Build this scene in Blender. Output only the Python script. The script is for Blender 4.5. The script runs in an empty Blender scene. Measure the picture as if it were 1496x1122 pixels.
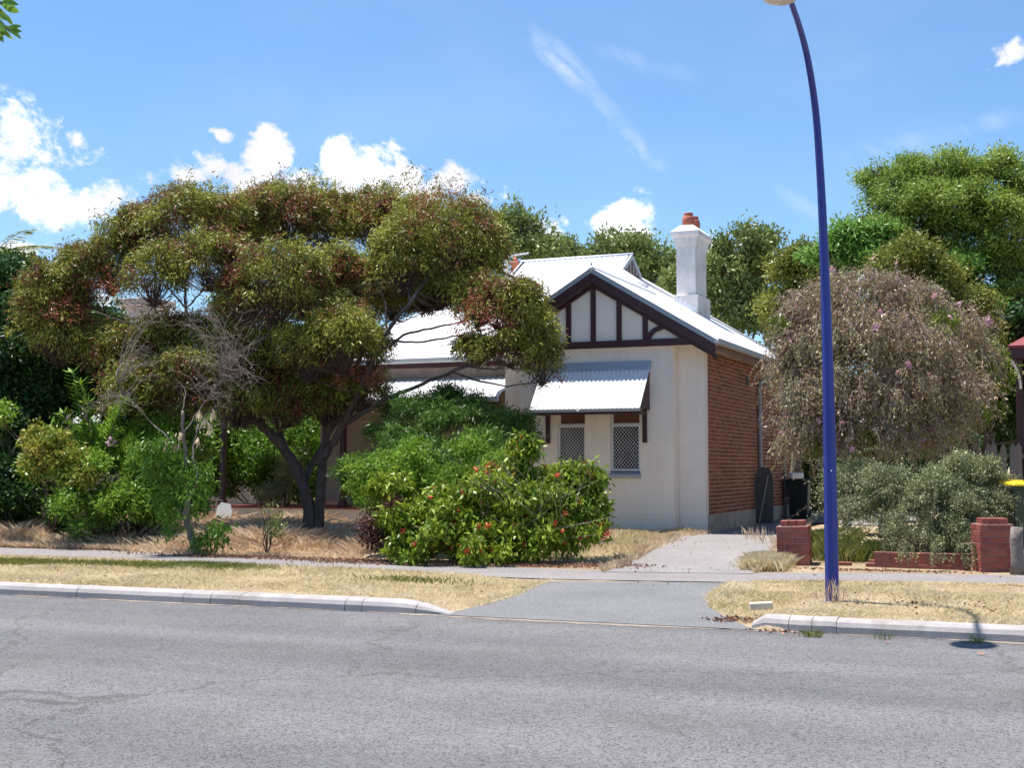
import bpy, bmesh, math, random
import numpy as np
from mathutils import Vector, Matrix
R=math.radians
# ------------------------------------------------------------------ camera, sky, sun, exposure
S=bpy.context.scene
C=S.collection
FPX=1900.0; PITCH=R(3.67); EYE=1.57
cam_d=bpy.data.cameras.new('camera'); cam=bpy.data.objects.new('camera',cam_d); C.objects.link(cam)
cam_d.sensor_width=36; cam_d.lens=FPX/1496*36; cam_d.clip_start=.05; cam_d.clip_end=3000
cam.location=(0,0,EYE); cam.rotation_euler=(math.pi/2+PITCH,0,0); S.camera=cam
SUN_AZ=Vector((-.895,.445,0)).normalized(); SUN_EL=R(75)
sdir=Vector((SUN_AZ.x*math.cos(SUN_EL),SUN_AZ.y*math.cos(SUN_EL),math.sin(SUN_EL)))
sl=bpy.data.lights.new('sun','SUN'); sl.energy=5.0; sl.angle=R(.53); sl.color=(1,.95,.88)
so=bpy.data.objects.new('sun',sl); C.objects.link(so); so.rotation_euler=(-sdir).to_track_quat('-Z','Y').to_euler()
S.view_settings.view_transform='Standard'; S.view_settings.look='None'; S.view_settings.gamma=1
S.view_settings.exposure=.84
S.cycles.max_bounces=6; S.cycles.transparent_max_bounces=8; S.cycles.use_denoising=True

def ray(px,py):
    a=(px-748)/FPX; b=(561-py)/FPX
    return np.array([a,math.cos(PITCH)-b*math.sin(PITCH),math.sin(PITCH)+b*math.cos(PITCH)])
def atD(px,py,D):
    r=ray(px,py); return np.array([0,0,EYE])+r*D/r[1]
def atZ(px,py,z):
    r=ray(px,py); return np.array([0,0,EYE])+r*(z-EYE)/r[2]

W=bpy.data.worlds.new('World'); S.world=W; W.use_nodes=True
def build_world():
    nt=W.node_tree; N=nt.nodes; L=nt.links; N.clear()
    out=N.new('ShaderNodeOutputWorld'); bg=N.new('ShaderNodeBackground'); L.new(bg.outputs[0],out.inputs[0])
    sky=N.new('ShaderNodeTexSky'); sky.sky_type='NISHITA'; sky.sun_disc=False
    sky.sun_elevation=SUN_EL; sky.sun_rotation=math.atan2(SUN_AZ.x,SUN_AZ.y)
    sky.air_density=1.0; sky.dust_density=.4; sky.ozone_density=2.2; sky.altitude=0
    tc=N.new('ShaderNodeTexCoord'); gen=tc.outputs['Generated']
    def vm(op,a,b=None):
        n=N.new('ShaderNodeVectorMath'); n.operation=op
        for i,x in enumerate((a,b)):
            if x is None: continue
            if isinstance(x,tuple): n.inputs[i].default_value=x
            else: L.new(x,n.inputs[i])
        return n.outputs['Value'] if op in('LENGTH','DOT_PRODUCT') else n.outputs[0]
    def mt(op,a,b=None,cl=False):
        n=N.new('ShaderNodeMath'); n.operation=op; n.use_clamp=cl
        for i,x in enumerate((a,b)):
            if x is None: continue
            if isinstance(x,(int,float)): n.inputs[i].default_value=x
            else: L.new(x,n.inputs[i])
        return n.outputs[0]
    def noise(v,sc,det,ro=.55,dist=0):
        n=N.new('ShaderNodeTexNoise'); n.inputs['Scale'].default_value=sc; n.inputs['Detail'].default_value=det
        n.inputs['Roughness'].default_value=ro; n.inputs['Distortion'].default_value=dist; L.new(v,n.inputs['Vector']); return n.outputs['Fac']
    def mr(v,a,b,c=0,d=1):
        n=N.new('ShaderNodeMapRange'); n.interpolation_type='SMOOTHSTEP'; L.new(v,n.inputs[0])
        for i,x in enumerate((a,b,c,d)): n.inputs[i+1].default_value=x
        return n.outputs[0]
    wv=N.new('ShaderNodeTexNoise'); wv.inputs['Scale'].default_value=11; wv.inputs['Detail'].default_value=3; L.new(gen,wv.inputs['Vector'])
    warp=vm('ADD',gen,vm('MULTIPLY',vm('SUBTRACT',wv.outputs['Color'],(.5,.5,.5)),(.055,.055,.055)))
    def blob(px,py,rx,ry,amp=1,rot=0):
        c=ray(px,py); c=c/np.linalg.norm(c)
        d=vm('SUBTRACT',gen if rot else warp,tuple(c))
        mp=N.new('ShaderNodeVectorRotate'); mp.rotation_type='AXIS_ANGLE'; mp.inputs['Axis'].default_value=(0,1,0); mp.inputs['Angle'].default_value=rot
        L.new(d,mp.inputs['Vector'])
        s=vm('MULTIPLY',mp.outputs[0],(FPX/rx,FPX/rx*.9,FPX/ry))
        l=vm('LENGTH',s)
        return mr(l,1.25,.0,0,amp)
    def total(bl):
        t=bl[0]
        for b in bl[1:]: t=mt('MAXIMUM',t,b)
        return t
    puffs=total([blob(10,225,105,75,1.1),blob(20,285,95,55,1.05),blob(100,215,55,22,.9),blob(-40,190,90,60),blob(150,300,48,40,.9),blob(25,365,60,24,.9),
        blob(393,222,44,52,1.25),blob(300,248,52,36,1.1),blob(318,195,26,20,1.0),blob(270,268,40,22,1.0),blob(483,236,40,50,1.25),blob(535,262,34,34,1.0),blob(580,240,44,46,1.2),blob(662,250,60,44,1.2),blob(340,262,36,26,1.0),
        blob(735,280,20,20,.6),blob(910,325,62,50,1.5),blob(822,328,18,16,.75),blob(800,350,45,30,.9),blob(1050,352,45,30,.9),
        blob(1475,80,50,24,.85,.45),blob(1436,100,22,10,.7),blob(480,282,280,42,1.1),blob(220,450,150,60,.5),blob(540,258,66,40,1.05),blob(440,255,46,36,1.1),blob(350,262,60,30,1.05),blob(625,262,60,34,1.1),blob(700,280,50,26,1.0),blob(430,270,50,40,.95),blob(268,262,40,20,.9)])
    sep=N.new('ShaderNodeSeparateXYZ'); L.new(gen,sep.inputs[0])
    zz=sep.outputs['Z']
    # scattered low cumulus all the way round, outside the view as well
    st=vm('MULTIPLY',gen,(1,1,2.0))
    low=mt('MULTIPLY',mr(noise(st,3.3,2),.5,.68),mt('MULTIPLY',mr(zz,.33,.14),mr(sep.outputs['Y'],.93,.80)))
    m=mt('MAXIMUM',puffs,low)
    nf=noise(vm('MULTIPLY',gen,(1,1,1.15)),24,10,.66,.25)
    dens=mt('ADD',m,mt('MULTIPLY',mt('SUBTRACT',nf,.5),4.2))
    alpha=mt('MULTIPLY',mr(dens,.30,.95),mr(m,.02,.22))
    wisp=total([blob(812,84,85,24,.62,-.72),blob(745,30,60,30,.25,-.85),blob(870,150,100,22,.30,-.78),blob(935,218,60,20,.62,-.70),blob(1330,208,130,20,.22,.15),blob(1440,180,90,16,.2,.2),blob(1170,300,60,16,.2,-.6),
        blob(940,90,90,20,.18,-.3)])
    wr=N.new('ShaderNodeVectorRotate'); wr.rotation_type='AXIS_ANGLE'; wr.inputs['Axis'].default_value=(0,1,0); wr.inputs['Angle'].default_value=-.75; L.new(gen,wr.inputs['Vector'])
    wn=noise(vm('MULTIPLY',wr.outputs[0],(1,1,3.0)),14,7,.6,.4)
    wa=mt('MULTIPLY',wisp,mr(wn,.34,.72))
    veil=mt('MULTIPLY',mr(noise(vm('MULTIPLY',gen,(1,1,2.5)),2.2,4),.45,.8),.12)
    al=mt('MAXIMUM',mt('MAXIMUM',alpha,wa),veil,True)
    shade=noise(gen,9,4)
    cr=N.new('ShaderNodeMapRange'); L.new(shade,cr.inputs[0]); cr.inputs[1].default_value=.35; cr.inputs[2].default_value=.65; cr.inputs[3].default_value=5.3; cr.inputs[4].default_value=7.6
    cc=N.new('ShaderNodeCombineColor')
    L.new(mt('MULTIPLY',cr.outputs[0],.985),cc.inputs[0]); L.new(mt('MULTIPLY',cr.outputs[0],.985),cc.inputs[1]); L.new(mt('MULTIPLY',cr.outputs[0],1.04),cc.inputs[2])
    tint=N.new('ShaderNodeMix'); tint.data_type='RGBA'; tint.blend_type='MULTIPLY'; tint.inputs[0].default_value=1
    L.new(sky.outputs[0],tint.inputs[6]); tint.inputs[7].default_value=(.70,.90,1.04,1)
    mx=N.new('ShaderNodeMix'); mx.data_type='RGBA'; L.new(al,mx.inputs[0]); L.new(tint.outputs[2],mx.inputs[6]); L.new(cc.outputs[0],mx.inputs[7])
    L.new(mx.outputs[2],bg.inputs[0]); bg.inputs[1].default_value=.10
build_world()

# ------------------------------------------------------------------ materials
def base_mat(name):
    m=bpy.data.materials.new(name); m.use_nodes=True; nt=m.node_tree; b=nt.nodes['Principled BSDF']; return m,nt,b
def rgba(c): return (c[0],c[1],c[2],1)
def tx(nt,kind,scale,coord='Object',detail=4,rough=.6,vec=None,stretch=None):
    N=nt.nodes; n=N.new(kind); n.inputs['Scale'].default_value=scale
    if 'Detail' in n.inputs: n.inputs['Detail'].default_value=detail
    if 'Roughness' in n.inputs: n.inputs['Roughness'].default_value=rough
    tc=N.new('ShaderNodeTexCoord'); src=tc.outputs[coord]
    if stretch:
        mp=N.new('ShaderNodeVectorMath'); mp.operation='MULTIPLY'; mp.inputs[1].default_value=stretch; nt.links.new(src,mp.inputs[0]); src=mp.outputs[0]
    nt.links.new(src,n.inputs['Vector']); return n
def ramp(nt,fac,stops):
    r=nt.nodes.new('ShaderNodeValToRGB'); e=r.color_ramp.elements
    while len(e)<len(stops): e.new(.5)
    for i,(p,c) in enumerate(stops): e[i].position=p; e[i].color=rgba(c) if len(c)==3 else c
    nt.links.new(fac,r.inputs[0]); return r.outputs[0]
def mixc(nt,f,a,b,mode='MIX'):
    m=nt.nodes.new('ShaderNodeMix'); m.data_type='RGBA'; m.blend_type=mode
    for k,x in ((0,f),(6,a),(7,b)):
        if isinstance(x,(int,float)): m.inputs[k].default_value=x
        elif isinstance(x,(tuple,list)): m.inputs[k].default_value=rgba(x)
        else: nt.links.new(x,m.inputs[k])
    return m.outputs[2]
def bump(nt,b,h,strength,dist):
    n=nt.nodes.new('ShaderNodeBump'); n.inputs['Strength'].default_value=strength; n.inputs['Distance'].default_value=dist
    nt.links.new(h,n.inputs['Height']); nt.links.new(n.outputs[0],b.inputs['Normal'])
def plain(name,col,rough=.7,var=.25,scale=3,bs=40,bd=.003,metal=0,spec=.5,dirt=None,stretch=None):
    m,nt,b=base_mat(name)
    n=tx(nt,'ShaderNodeTexNoise',scale,detail=6,rough=.65,stretch=stretch)
    lo=tuple(c*(1-var) for c in col); hi=tuple(min(1,c*(1+var)) for c in col)
    c=ramp(nt,n.outputs[0],[(.3,lo),(.7,hi)])
    if dirt:
        n2=tx(nt,'ShaderNodeTexNoise',scale*.45,detail=8,rough=.7,stretch=stretch)
        f=ramp(nt,n2.outputs[0],[(.5,(0,0,0)),(.72,(.8,.8,.8))]); c=mixc(nt,f,c,dirt)
    nt.links.new(c,b.inputs['Base Color']); b.inputs['Roughness'].default_value=rough; b.inputs['Metallic'].default_value=metal
    b.inputs['Specular IOR Level'].default_value=spec
    if bd:
        n3=tx(nt,'ShaderNodeTexNoise',bs,detail=4); bump(nt,b,n3.outputs[0],.6,bd)
    return m
def leafmat(name,stops,trans=.35,rough=.5,nscale=1.2,second=None):
    m,nt,b=base_mat(name); N=nt.nodes; L=nt.links
    a=N.new('ShaderNodeAttribute'); a.attribute_name='rnd'
    n=tx(nt,'ShaderNodeTexNoise',nscale,detail=2)
    ad=N.new('ShaderNodeMath'); ad.operation='MULTIPLY_ADD'; L.new(n.outputs[0],ad.inputs[0]); ad.inputs[1].default_value=1.1
    hh=N.new('ShaderNodeMath'); hh.operation='MULTIPLY_ADD'; L.new(a.outputs['Fac'],hh.inputs[0]); hh.inputs[1].default_value=.62; hh.inputs[2].default_value=-.36
    L.new(hh.outputs[0],ad.inputs[2])
    c=ramp(nt,ad.outputs[0],stops)
    L.new(c,b.inputs['Base Color']); b.inputs['Roughness'].default_value=max(rough,.42); b.inputs['Specular IOR Level'].default_value=.28
    t=N.new('ShaderNodeBsdfTranslucent'); L.new(c,t.inputs[0])
    mx=N.new('ShaderNodeMixShader'); mx.inputs[0].default_value=trans*.68; L.new(b.outputs[0],mx.inputs[1]); L.new(t.outputs[0],mx.inputs[2])
    L.new(mx.outputs[0],N['Material Output'].inputs[0]); return m
M={}
def asphalt(name,c0,c1,scale,big,patch=None,bd=.006,cracks=False):
    m,nt,b=base_mat(name); L=nt.links
    v=tx(nt,'ShaderNodeTexVoronoi',scale); sepc=v.outputs['Color']
    s=nt.nodes.new('ShaderNodeSeparateColor'); L.new(sepc,s.inputs[0])
    c=ramp(nt,s.outputs[0],[(0,tuple(x*.45 for x in c0)),(.45,c0),(.82,c1),(.97,tuple(min(1,x*1.7) for x in c1)),(1,tuple(min(1,x*2.4) for x in c1))])
    n=tx(nt,'ShaderNodeTexNoise',big,detail=7,rough=.65)
    c=mixc(nt,.6,c,ramp(nt,n.outputs[0],[(.3,(.70,.70,.72)),(.7,(1.12,1.11,1.1))]),'MULTIPLY')
    n9=tx(nt,'ShaderNodeTexNoise',scale*.16,detail=3,rough=.7)
    c=mixc(nt,.35,c,ramp(nt,n9.outputs[0],[(.3,(.6,.6,.6)),(.7,(1.25,1.25,1.25))]),'MULTIPLY')
    if patch:
        n2=tx(nt,'ShaderNodeTexNoise',big*.8,detail=8,rough=.75,stretch=(.35,1,1))
        c=mixc(nt,ramp(nt,n2.outputs[0],[(.60,(0,0,0)),(.68,(.65,.65,.65))]),c,patch)
    if cracks:
        w=nt.nodes.new('ShaderNodeTexVoronoi'); w.feature='DISTANCE_TO_EDGE'; w.inputs['Scale'].default_value=.16
        tc=nt.nodes.new('ShaderNodeTexCoord'); nn=tx(nt,'ShaderNodeTexNoise',.9,detail=6)
        ad=nt.nodes.new('ShaderNodeVectorMath'); ad.operation='MULTIPLY_ADD'; L.new(nn.outputs['Color'],ad.inputs[0]); ad.inputs[1].default_value=(1.6,1.6,0); L.new(tc.outputs['Object'],ad.inputs[2]); L.new(ad.outputs[0],w.inputs['Vector'])
        c=mixc(nt,ramp(nt,w.outputs['Distance'],[(0,(.5,.5,.5)),(.0012,(.45,.45,.45)),(.0022,(0,0,0))]),c,(.03,.028,.025))
    L.new(c,b.inputs['Base Color'])
    if cracks:
        # tyre polished lanes and old patched areas
        st=tx(nt,'ShaderNodeTexNoise',.35,detail=5,rough=.7); 
        rt=nt.nodes.new('ShaderNodeVectorRotate'); rt.rotation_type='Z_AXIS'; rt.inputs['Angle'].default_value=R(22.2)
        tcc=nt.nodes.new('ShaderNodeTexCoord'); L.new(tcc.outputs['Object'],rt.inputs['Vector'])
        mp2=nt.nodes.new('ShaderNodeVectorMath'); mp2.operation='MULTIPLY'; mp2.inputs[1].default_value=(.06,1,1); L.new(rt.outputs[0],mp2.inputs[0])
        ln=nt.nodes.new('ShaderNodeTexNoise'); ln.inputs['Scale'].default_value=.9; ln.inputs['Detail'].default_value=4; L.new(mp2.outputs[0],ln.inputs['Vector'])
        c=mixc(nt,.8,c,ramp(nt,ln.outputs[0],[(.32,(.78,.78,.78)),(.7,(1.22,1.2,1.19))]),'MULTIPLY')
        c=mixc(nt,ramp(nt,st.outputs[0],[(.56,(0,0,0)),(.62,(.4,.4,.4))]),c,(.100,.086,.080))
        L.new(c,b.inputs['Base Color'])
    b.inputs['Roughness'].default_value=.9; b.inputs['Specular IOR Level'].default_value=.25
    bump(nt,b,s.outputs[1],.4,bd*.7); return m
M['road']=asphalt('chip_seal_asphalt',(.035,.035,.036),(.076,.075,.077),85,.5,(.070,.062,.058),cracks=True)
M['path']=asphalt('footpath_asphalt',(.088,.081,.080),(.118,.109,.106),140,.9,(.16,.14,.125),.003)
M['drive']=asphalt('driveway_asphalt',(.066,.067,.072),(.088,.088,.090),140,.8,None,.003)
M['drive2']=asphalt('old_driveway',(.095,.090,.088),(.13,.12,.118),120,.7,(.21,.165,.12),.006,)
M['gutterdust']=plain('gutter_dust',(.24,.20,.165),.95,.3,5,90,.004)
M['concrete']=plain('kerb_concrete',(.35,.325,.315),.9,.18,2.5,60,.006,dirt=(.26,.23,.20))
M['render']=plain('cream_render',(.89,.81,.72),.85,.05,1.1,14,.006,dirt=(.80,.70,.60))
M['renderdirtyshade']=plain('plinth_render',(.45,.37,.31),.9,.22,2.2,30,.006,dirt=(.22,.17,.13))  # dirty render; its dark tone doubles as painted shade on the neighbour walls
M['panel']=plain('gable_panel_sheet',(.89,.81,.71),.8,.05,1.5,0,0)
M['chimney']=plain('chimney_render',(.76,.72,.69),.85,.08,2.5,40,.004,dirt=(.50,.46,.42))
M['maroon']=plain('maroon_paint',(.050,.013,.017),.45,.2,6,50,.001,dirt=(.07,.025,.025))
M['redpaint']=plain('red_floor_paint',(.20,.035,.035),.6,.3,3,50,.002)
M['brick']=None
def brickmat(name,stops,sc=1,rough=.85,paint=None):
    m,nt,b=base_mat(name); L=nt.links
    a=nt.nodes.new('ShaderNodeAttribute'); a.attribute_name='rnd'
    oi=nt.nodes.new('ShaderNodeObjectInfo')
    ad=nt.nodes.new('ShaderNodeMath'); ad.operation='ADD'; L.new(a.outputs['Fac'],ad.inputs[0]); L.new(oi.outputs['Random'],ad.inputs[1])
    fr=nt.nodes.new('ShaderNodeMath'); fr.operation='FRACT'; L.new(ad.outputs[0],fr.inputs[0])
    c=ramp(nt,fr.outputs[0],stops)
    n=tx(nt,'ShaderNodeTexNoise',6*sc,detail=6,rough=.7); c=mixc(nt,.7,c,ramp(nt,n.outputs[0],[(.3,(.72,.72,.72)),(.75,(1.3,1.22,1.15))]),'MULTIPLY')
    L.new(c,b.inputs['Base Color']); b.inputs['Roughness'].default_value=rough
    n2=tx(nt,'ShaderNodeTexNoise',60,detail=4); bump(nt,b,n2.outputs[0],.6,.004); return m
M['brick']=brickmat('red_clay_brick',[(0,(.23,.068,.036)),(.4,(.31,.098,.048)),(.8,(.39,.145,.072)),(1,(.17,.062,.04))])
M['paintbrick']=brickmat('red_painted_brick',[(0,(.22,.052,.040)),(.4,(.28,.070,.050)),(.8,(.33,.10,.068)),(1,(.19,.06,.05))],rough=.6)
M['mortar']=plain('lime_mortar',(.60,.42,.30),.95,.25,4,80,.003)
M['mortar2']=plain('grey_mortar',(.26,.16,.14),.95,.2,6,80,.003)
def streaks(m,amt=.5,col=(.72,.66,.6)):
    nt=m.node_tree; b=nt.nodes['Principled BSDF']; src=b.inputs['Base Color'].links[0].from_socket
    n=tx(nt,'ShaderNodeTexNoise',5,detail=7,rough=.7,stretch=(1,1,.10)); n2=tx(nt,'ShaderNodeTexNoise',.9,detail=5,rough=.6)
    f=nt.nodes.new('ShaderNodeMath'); f.operation='MULTIPLY'; nt.links.new(ramp(nt,n.outputs[0],[(.45,(0,0,0)),(.75,(1,1,1))]),f.inputs[0]); nt.links.new(ramp(nt,n2.outputs[0],[(.4,(.15,.15,.15)),(.65,(amt,amt,amt))]),f.inputs[1])
    nt.links.new(mixc(nt,f.outputs[0],src,mixc(nt,1,src,col,'MULTIPLY')),b.inputs['Base Color'])
streaks(M['render'],.8,(.82,.79,.75)); streaks(M['chimney'],.9,(.75,.72,.70)); streaks(M['concrete'],.8,(.6,.57,.55))
def metalroof(name,col,rough,metal=.0):
    m,nt,b=base_mat(name); n=tx(nt,'ShaderNodeTexNoise',1.3,detail=6,stretch=(1,3,1))
    c=ramp(nt,n.outputs[0],[(.3,tuple(x*.9 for x in col)),(.7,tuple(min(1,x*1.05) for x in col))])
    n2=tx(nt,'ShaderNodeTexNoise',9,detail=6,rough=.7); c=mixc(nt,ramp(nt,n2.outputs[0],[(.58,(0,0,0)),(.75,(.35,.35,.35))]),c,(.45,.42,.40))
    nt.links.new(c,b.inputs['Base Color']); b.inputs['Roughness'].default_value=rough; b.inputs['Metallic'].default_value=metal; return m
M['roof']=metalroof('white_corrugated_steel',(.72,.72,.74),.45)
M['zinc']=metalroof('grey_flashing',(.36,.40,.44),.45,.3)
M['gutter']=plain('gutter_paint',(.42,.43,.43),.5,.1,3,0,0)
M['terracotta']=plain('terracotta_pot',(.44,.13,.075),.75,.2,8,40,.003,dirt=(.3,.12,.08))
M['bark']=plain('dark_gum_bark',(.085,.062,.052),.9,.5,9,26,.02,dirt=(.16,.12,.10),stretch=(1,1,.25))
M['twig']=plain('dark_twig',(.10,.065,.055),.9,.3,5,0,0)
M['redtwig']=plain('reddish_twig',(.17,.065,.055),.8,.3,5,0,0)
M['greytwig']=plain('dead_grey_twig',(.36,.31,.29),.9,.3,5,40,.003)
M['deadtwig']=plain('dry_brown_twig',(.22,.175,.155),.9,.3,5,0,0)
M['bark2']=plain('grey_bark',(.20,.17,.15),.9,.45,8,26,.02,dirt=(.11,.09,.08),stretch=(1,1,.3))
M['pole']=None
m,nt,b=base_mat('blue_pole_paint'); n=tx(nt,'ShaderNodeTexNoise',2.5,detail=5,stretch=(1,1,.3)); nt.links.new(ramp(nt,n.outputs[0],[(.25,(.008,.022,.19)),(.6,(.012,.034,.27)),(.8,(.022,.045,.27))]),b.inputs['Base Color']); b.inputs['Roughness'].default_value=.38; M['pole']=m
M['lampglass']=plain('lamp_diffuser',(.62,.56,.50),.3,.05,3,0,0)
M['lamphood']=plain('lamp_hood_grey',(.22,.22,.24),.5,.1,3,0,0)
m,nt,b=base_mat('window_glass'); b.inputs['Base Color'].default_value=(.012,.010,.014,1); b.inputs['Roughness'].default_value=.08; M['glass']=m
M['frame']=plain('pale_frame_paint',(.78,.78,.80),.5,.05,4,0,0)
M['curtain']=plain('dull_red_board',(.16,.07,.05),.8,.25,4,0,0)
M['bingreen']=plain('dark_green_plastic',(.018,.042,.030),.45,.1,4,0,0)
M['binlid']=plain('yellow_plastic_lid',(.85,.62,.01),.4,.05,4,0,0)
M['bindark']=plain('black_green_plastic',(.012,.018,.015),.45,.1,4,0,0)
M['fencewood']=plain('weathered_picket_wood',(.19,.165,.15),.9,.3,5,40,.004,stretch=(1,1,.15),dirt=(.10,.085,.075))
M['white']=plain('white_sheet',(.75,.75,.76),.6,.06,3,30,.004)
M['pipe']=plain('grey_pvc_pipe',(.34,.35,.37),.5,.08,3,0,0)
M['oldboard']=plain('grey_old_board',(.07,.073,.068),.8,.3,4,30,.003)
M['stone']=plain('cream_stone_block',(.62,.55,.42),.9,.15,8,60,.005)
M['straw']=None
# leaf palettes
def pal(*c): 
    k=len(c)-1
    return [(i/k,x) for i,x in enumerate(c)]
M['gum']=leafmat('gum_leaf',[(0,(.14,.030,.030)),(.22,(.30,.055,.050)),(.32,(.20,.10,.045)),(.40,(.15,.17,.035)),(.58,(.26,.28,.045)),(.8,(.44,.42,.06)),(1,(.64,.60,.32))],.42,.45,1.1)
M['gum_red']=leafmat('reddish_gum_tip',pal((.20,.04,.045),(.36,.07,.065),(.42,.15,.08),(.36,.27,.07)),.4,.45,2)
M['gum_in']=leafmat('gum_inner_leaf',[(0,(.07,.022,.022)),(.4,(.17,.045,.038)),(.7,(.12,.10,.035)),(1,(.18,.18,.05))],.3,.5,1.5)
M['feather']=leafmat('bright_green_leaf',pal((.028,.068,.014),(.060,.125,.022),(.105,.20,.030),(.20,.31,.06)),.4,.35)  # greens darkened to put shade into the rear of the feathery bush
M['flowerbush']=leafmat('broad_green_leaf',pal((.05,.10,.012),(.13,.21,.018),(.29,.37,.032),(.50,.54,.08)),.35,.3)
M['shade']=leafmat('dark_shade_leaf',pal((.012,.036,.010),(.028,.070,.018),(.055,.12,.025),(.13,.20,.08)),.25,.22)  # dark evergreen leaf; on the hedges the darkness is painted shade
M['lush']=leafmat('lush_green_leaf',pal((.04,.10,.012),(.09,.19,.020),(.16,.30,.032),(.28,.42,.06)),.4,.4)
M['lime']=leafmat('sunny_green_leaf',pal((.05,.12,.014),(.13,.25,.024),(.24,.38,.04),(.40,.52,.08)),.45,.4)  # lighter greens carry sunlight in the leaf colour
M['olive']=leafmat('dull_green_leaf',pal((.10,.135,.045),(.17,.22,.065),(.26,.32,.09),(.40,.45,.16)),.3,.4,.5)
M['jaca']=leafmat('yellow_green_leaf',pal((.085,.15,.028),(.17,.26,.042),(.27,.37,.065),(.42,.50,.12)),.45,.4,.35)
M['fern']=leafmat('fresh_green_leaf',pal((.05,.12,.02),(.12,.25,.04),(.20,.36,.07),(.32,.48,.12)),.4,.4,.5)
M['brown']=leafmat('withered_brown_leaf',[(0,(.14,.09,.08)),(.22,(.29,.19,.15)),(.42,(.38,.27,.19)),(.6,(.34,.29,.15)),(.8,(.28,.29,.10)),(1,(.66,.57,.46))],.3,.42,1.5)
M['grey']=leafmat('grey_green_leaf',pal((.10,.12,.055),(.18,.205,.095),(.29,.31,.15),(.47,.47,.27)),.25,.42,2)
M['hib']=leafmat('lime_leaf',pal((.05,.09,.01),(.12,.18,.015),(.22,.28,.025),(.34,.38,.05)),.45,.35)
M['orange']=leafmat('orange_tinged_leaf',pal((.09,.15,.02),(.20,.26,.03),(.38,.34,.06),(.55,.30,.10)),.4,.4)
M['rust']=leafmat('dead_rust_leaf',pal((.03,.010,.010),(.07,.02,.018),(.12,.035,.025)),.2,.6)
M['olivebrown']=leafmat('olive_brown_leaf',pal((.09,.11,.025),(.17,.20,.035),(.27,.28,.05),(.38,.33,.09)),.35,.4,1)
M['redflower']=leafmat('red_petal',pal((.50,.03,.02),(.66,.07,.04),(.75,.20,.08)),.3,.5)
M['pinkflower']=leafmat('pink_petal',pal((.60,.18,.30),(.75,.40,.50),(.82,.62,.66)),.35,.5)
M['drygrass']=leafmat('dry_lawn_blade',[(0,(.36,.33,.13)),(.10,(.54,.45,.22)),(.3,(.68,.57,.34)),(.7,(.80,.69,.47)),(1,(.88,.79,.60))],.75,.6,.9)
M['longgrass']=leafmat('long_straw_blade',[(0,(.36,.22,.15)),(.22,(.56,.39,.26)),(.5,(.74,.57,.39)),(1,(.88,.76,.56))],.75,.6,1.2)
M['greengrass']=leafmat('green_grass_blade',pal((.10,.13,.03),(.20,.24,.05),(.34,.33,.09),(.46,.40,.17)),.35,.5,2)
M['deadleaf']=leafmat('dead_leaf_litter',pal((.12,.055,.035),(.24,.11,.07),(.38,.20,.13),(.50,.34,.24)),.1,.7,3)
def groundmat():
    m,nt,b=base_mat('dry_soil'); L=nt.links
    n=tx(nt,'ShaderNodeTexNoise',1.1,detail=8,rough=.7)
    c=ramp(nt,n.outputs[0],[(.25,(.22,.17,.10)),(.45,(.36,.28,.18)),(.65,(.50,.41,.29)),(.85,(.58,.49,.38))])
    n2=tx(nt,'ShaderNodeTexNoise',38,detail=5,rough=.75); c=mixc(nt,.8,c,ramp(nt,n2.outputs[0],[(.3,(.55,.52,.48)),(.7,(1.15,1.12,1.1))]),'MULTIPLY')
    L.new(c,b.inputs['Base Color']); b.inputs['Roughness'].default_value=.95; b.inputs['Specular IOR Level'].default_value=.1
    bump(nt,b,n2.outputs[0],.8,.03); return m
M['soil']=groundmat()
M['sand']=plain('pale_sand',(.52,.40,.29),.95,.2,3,60,.01,dirt=(.30,.20,.14))

# ------------------------------------------------------------------ object helpers
def props(o,label=None,cat=None,group=None,kind=None):
    for k,v in (('label',label),('category',cat),('group',group),('kind',kind)):
        if v: o[k]=v
    return o
def empty(name,loc=(0,0,0),rz=0,label=None,cat=None,group=None,kind=None,parent=None):
    o=bpy.data.objects.new(name,None); C.objects.link(o); o.location=loc; o.rotation_euler=(0,0,rz)
    o.empty_display_size=.2
    if parent: o.parent=parent
    return props(o,label,cat,group,kind)
def mesh_np(name,V,F,k,rnd=None,smooth=False):
    """F: (n,k) index array"""
    me=bpy.data.meshes.new(name); V=np.asarray(V,np.float32); F=np.asarray(F,np.int32)
    me.vertices.add(len(V)); me.vertices.foreach_set('co',V.ravel())
    me.loops.add(F.size); me.loops.foreach_set('vertex_index',F.ravel())
    me.polygons.add(len(F)); me.polygons.foreach_set('loop_start',np.arange(0,F.size,k,dtype=np.int32))
    if rnd is not None:
        a=me.attributes.new('rnd','FLOAT','FACE'); a.data.foreach_set('value',np.asarray(rnd,np.float32))
    if smooth: me.polygons.foreach_set('use_smooth',np.ones(len(F),bool))
    me.update(calc_edges=True); return me
def link(name,me,mat=None,parent=None,loc=None,rot=None,**kw):
    o=bpy.data.objects.new(name,me); C.objects.link(o)
    if mat is not None and not me.materials: me.materials.append(M[mat] if isinstance(mat,str) else mat)
    if parent: o.parent=parent
    if loc is not None: o.location=loc
    if rot is not None: o.rotation_euler=rot
    return props(o,**kw)
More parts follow.
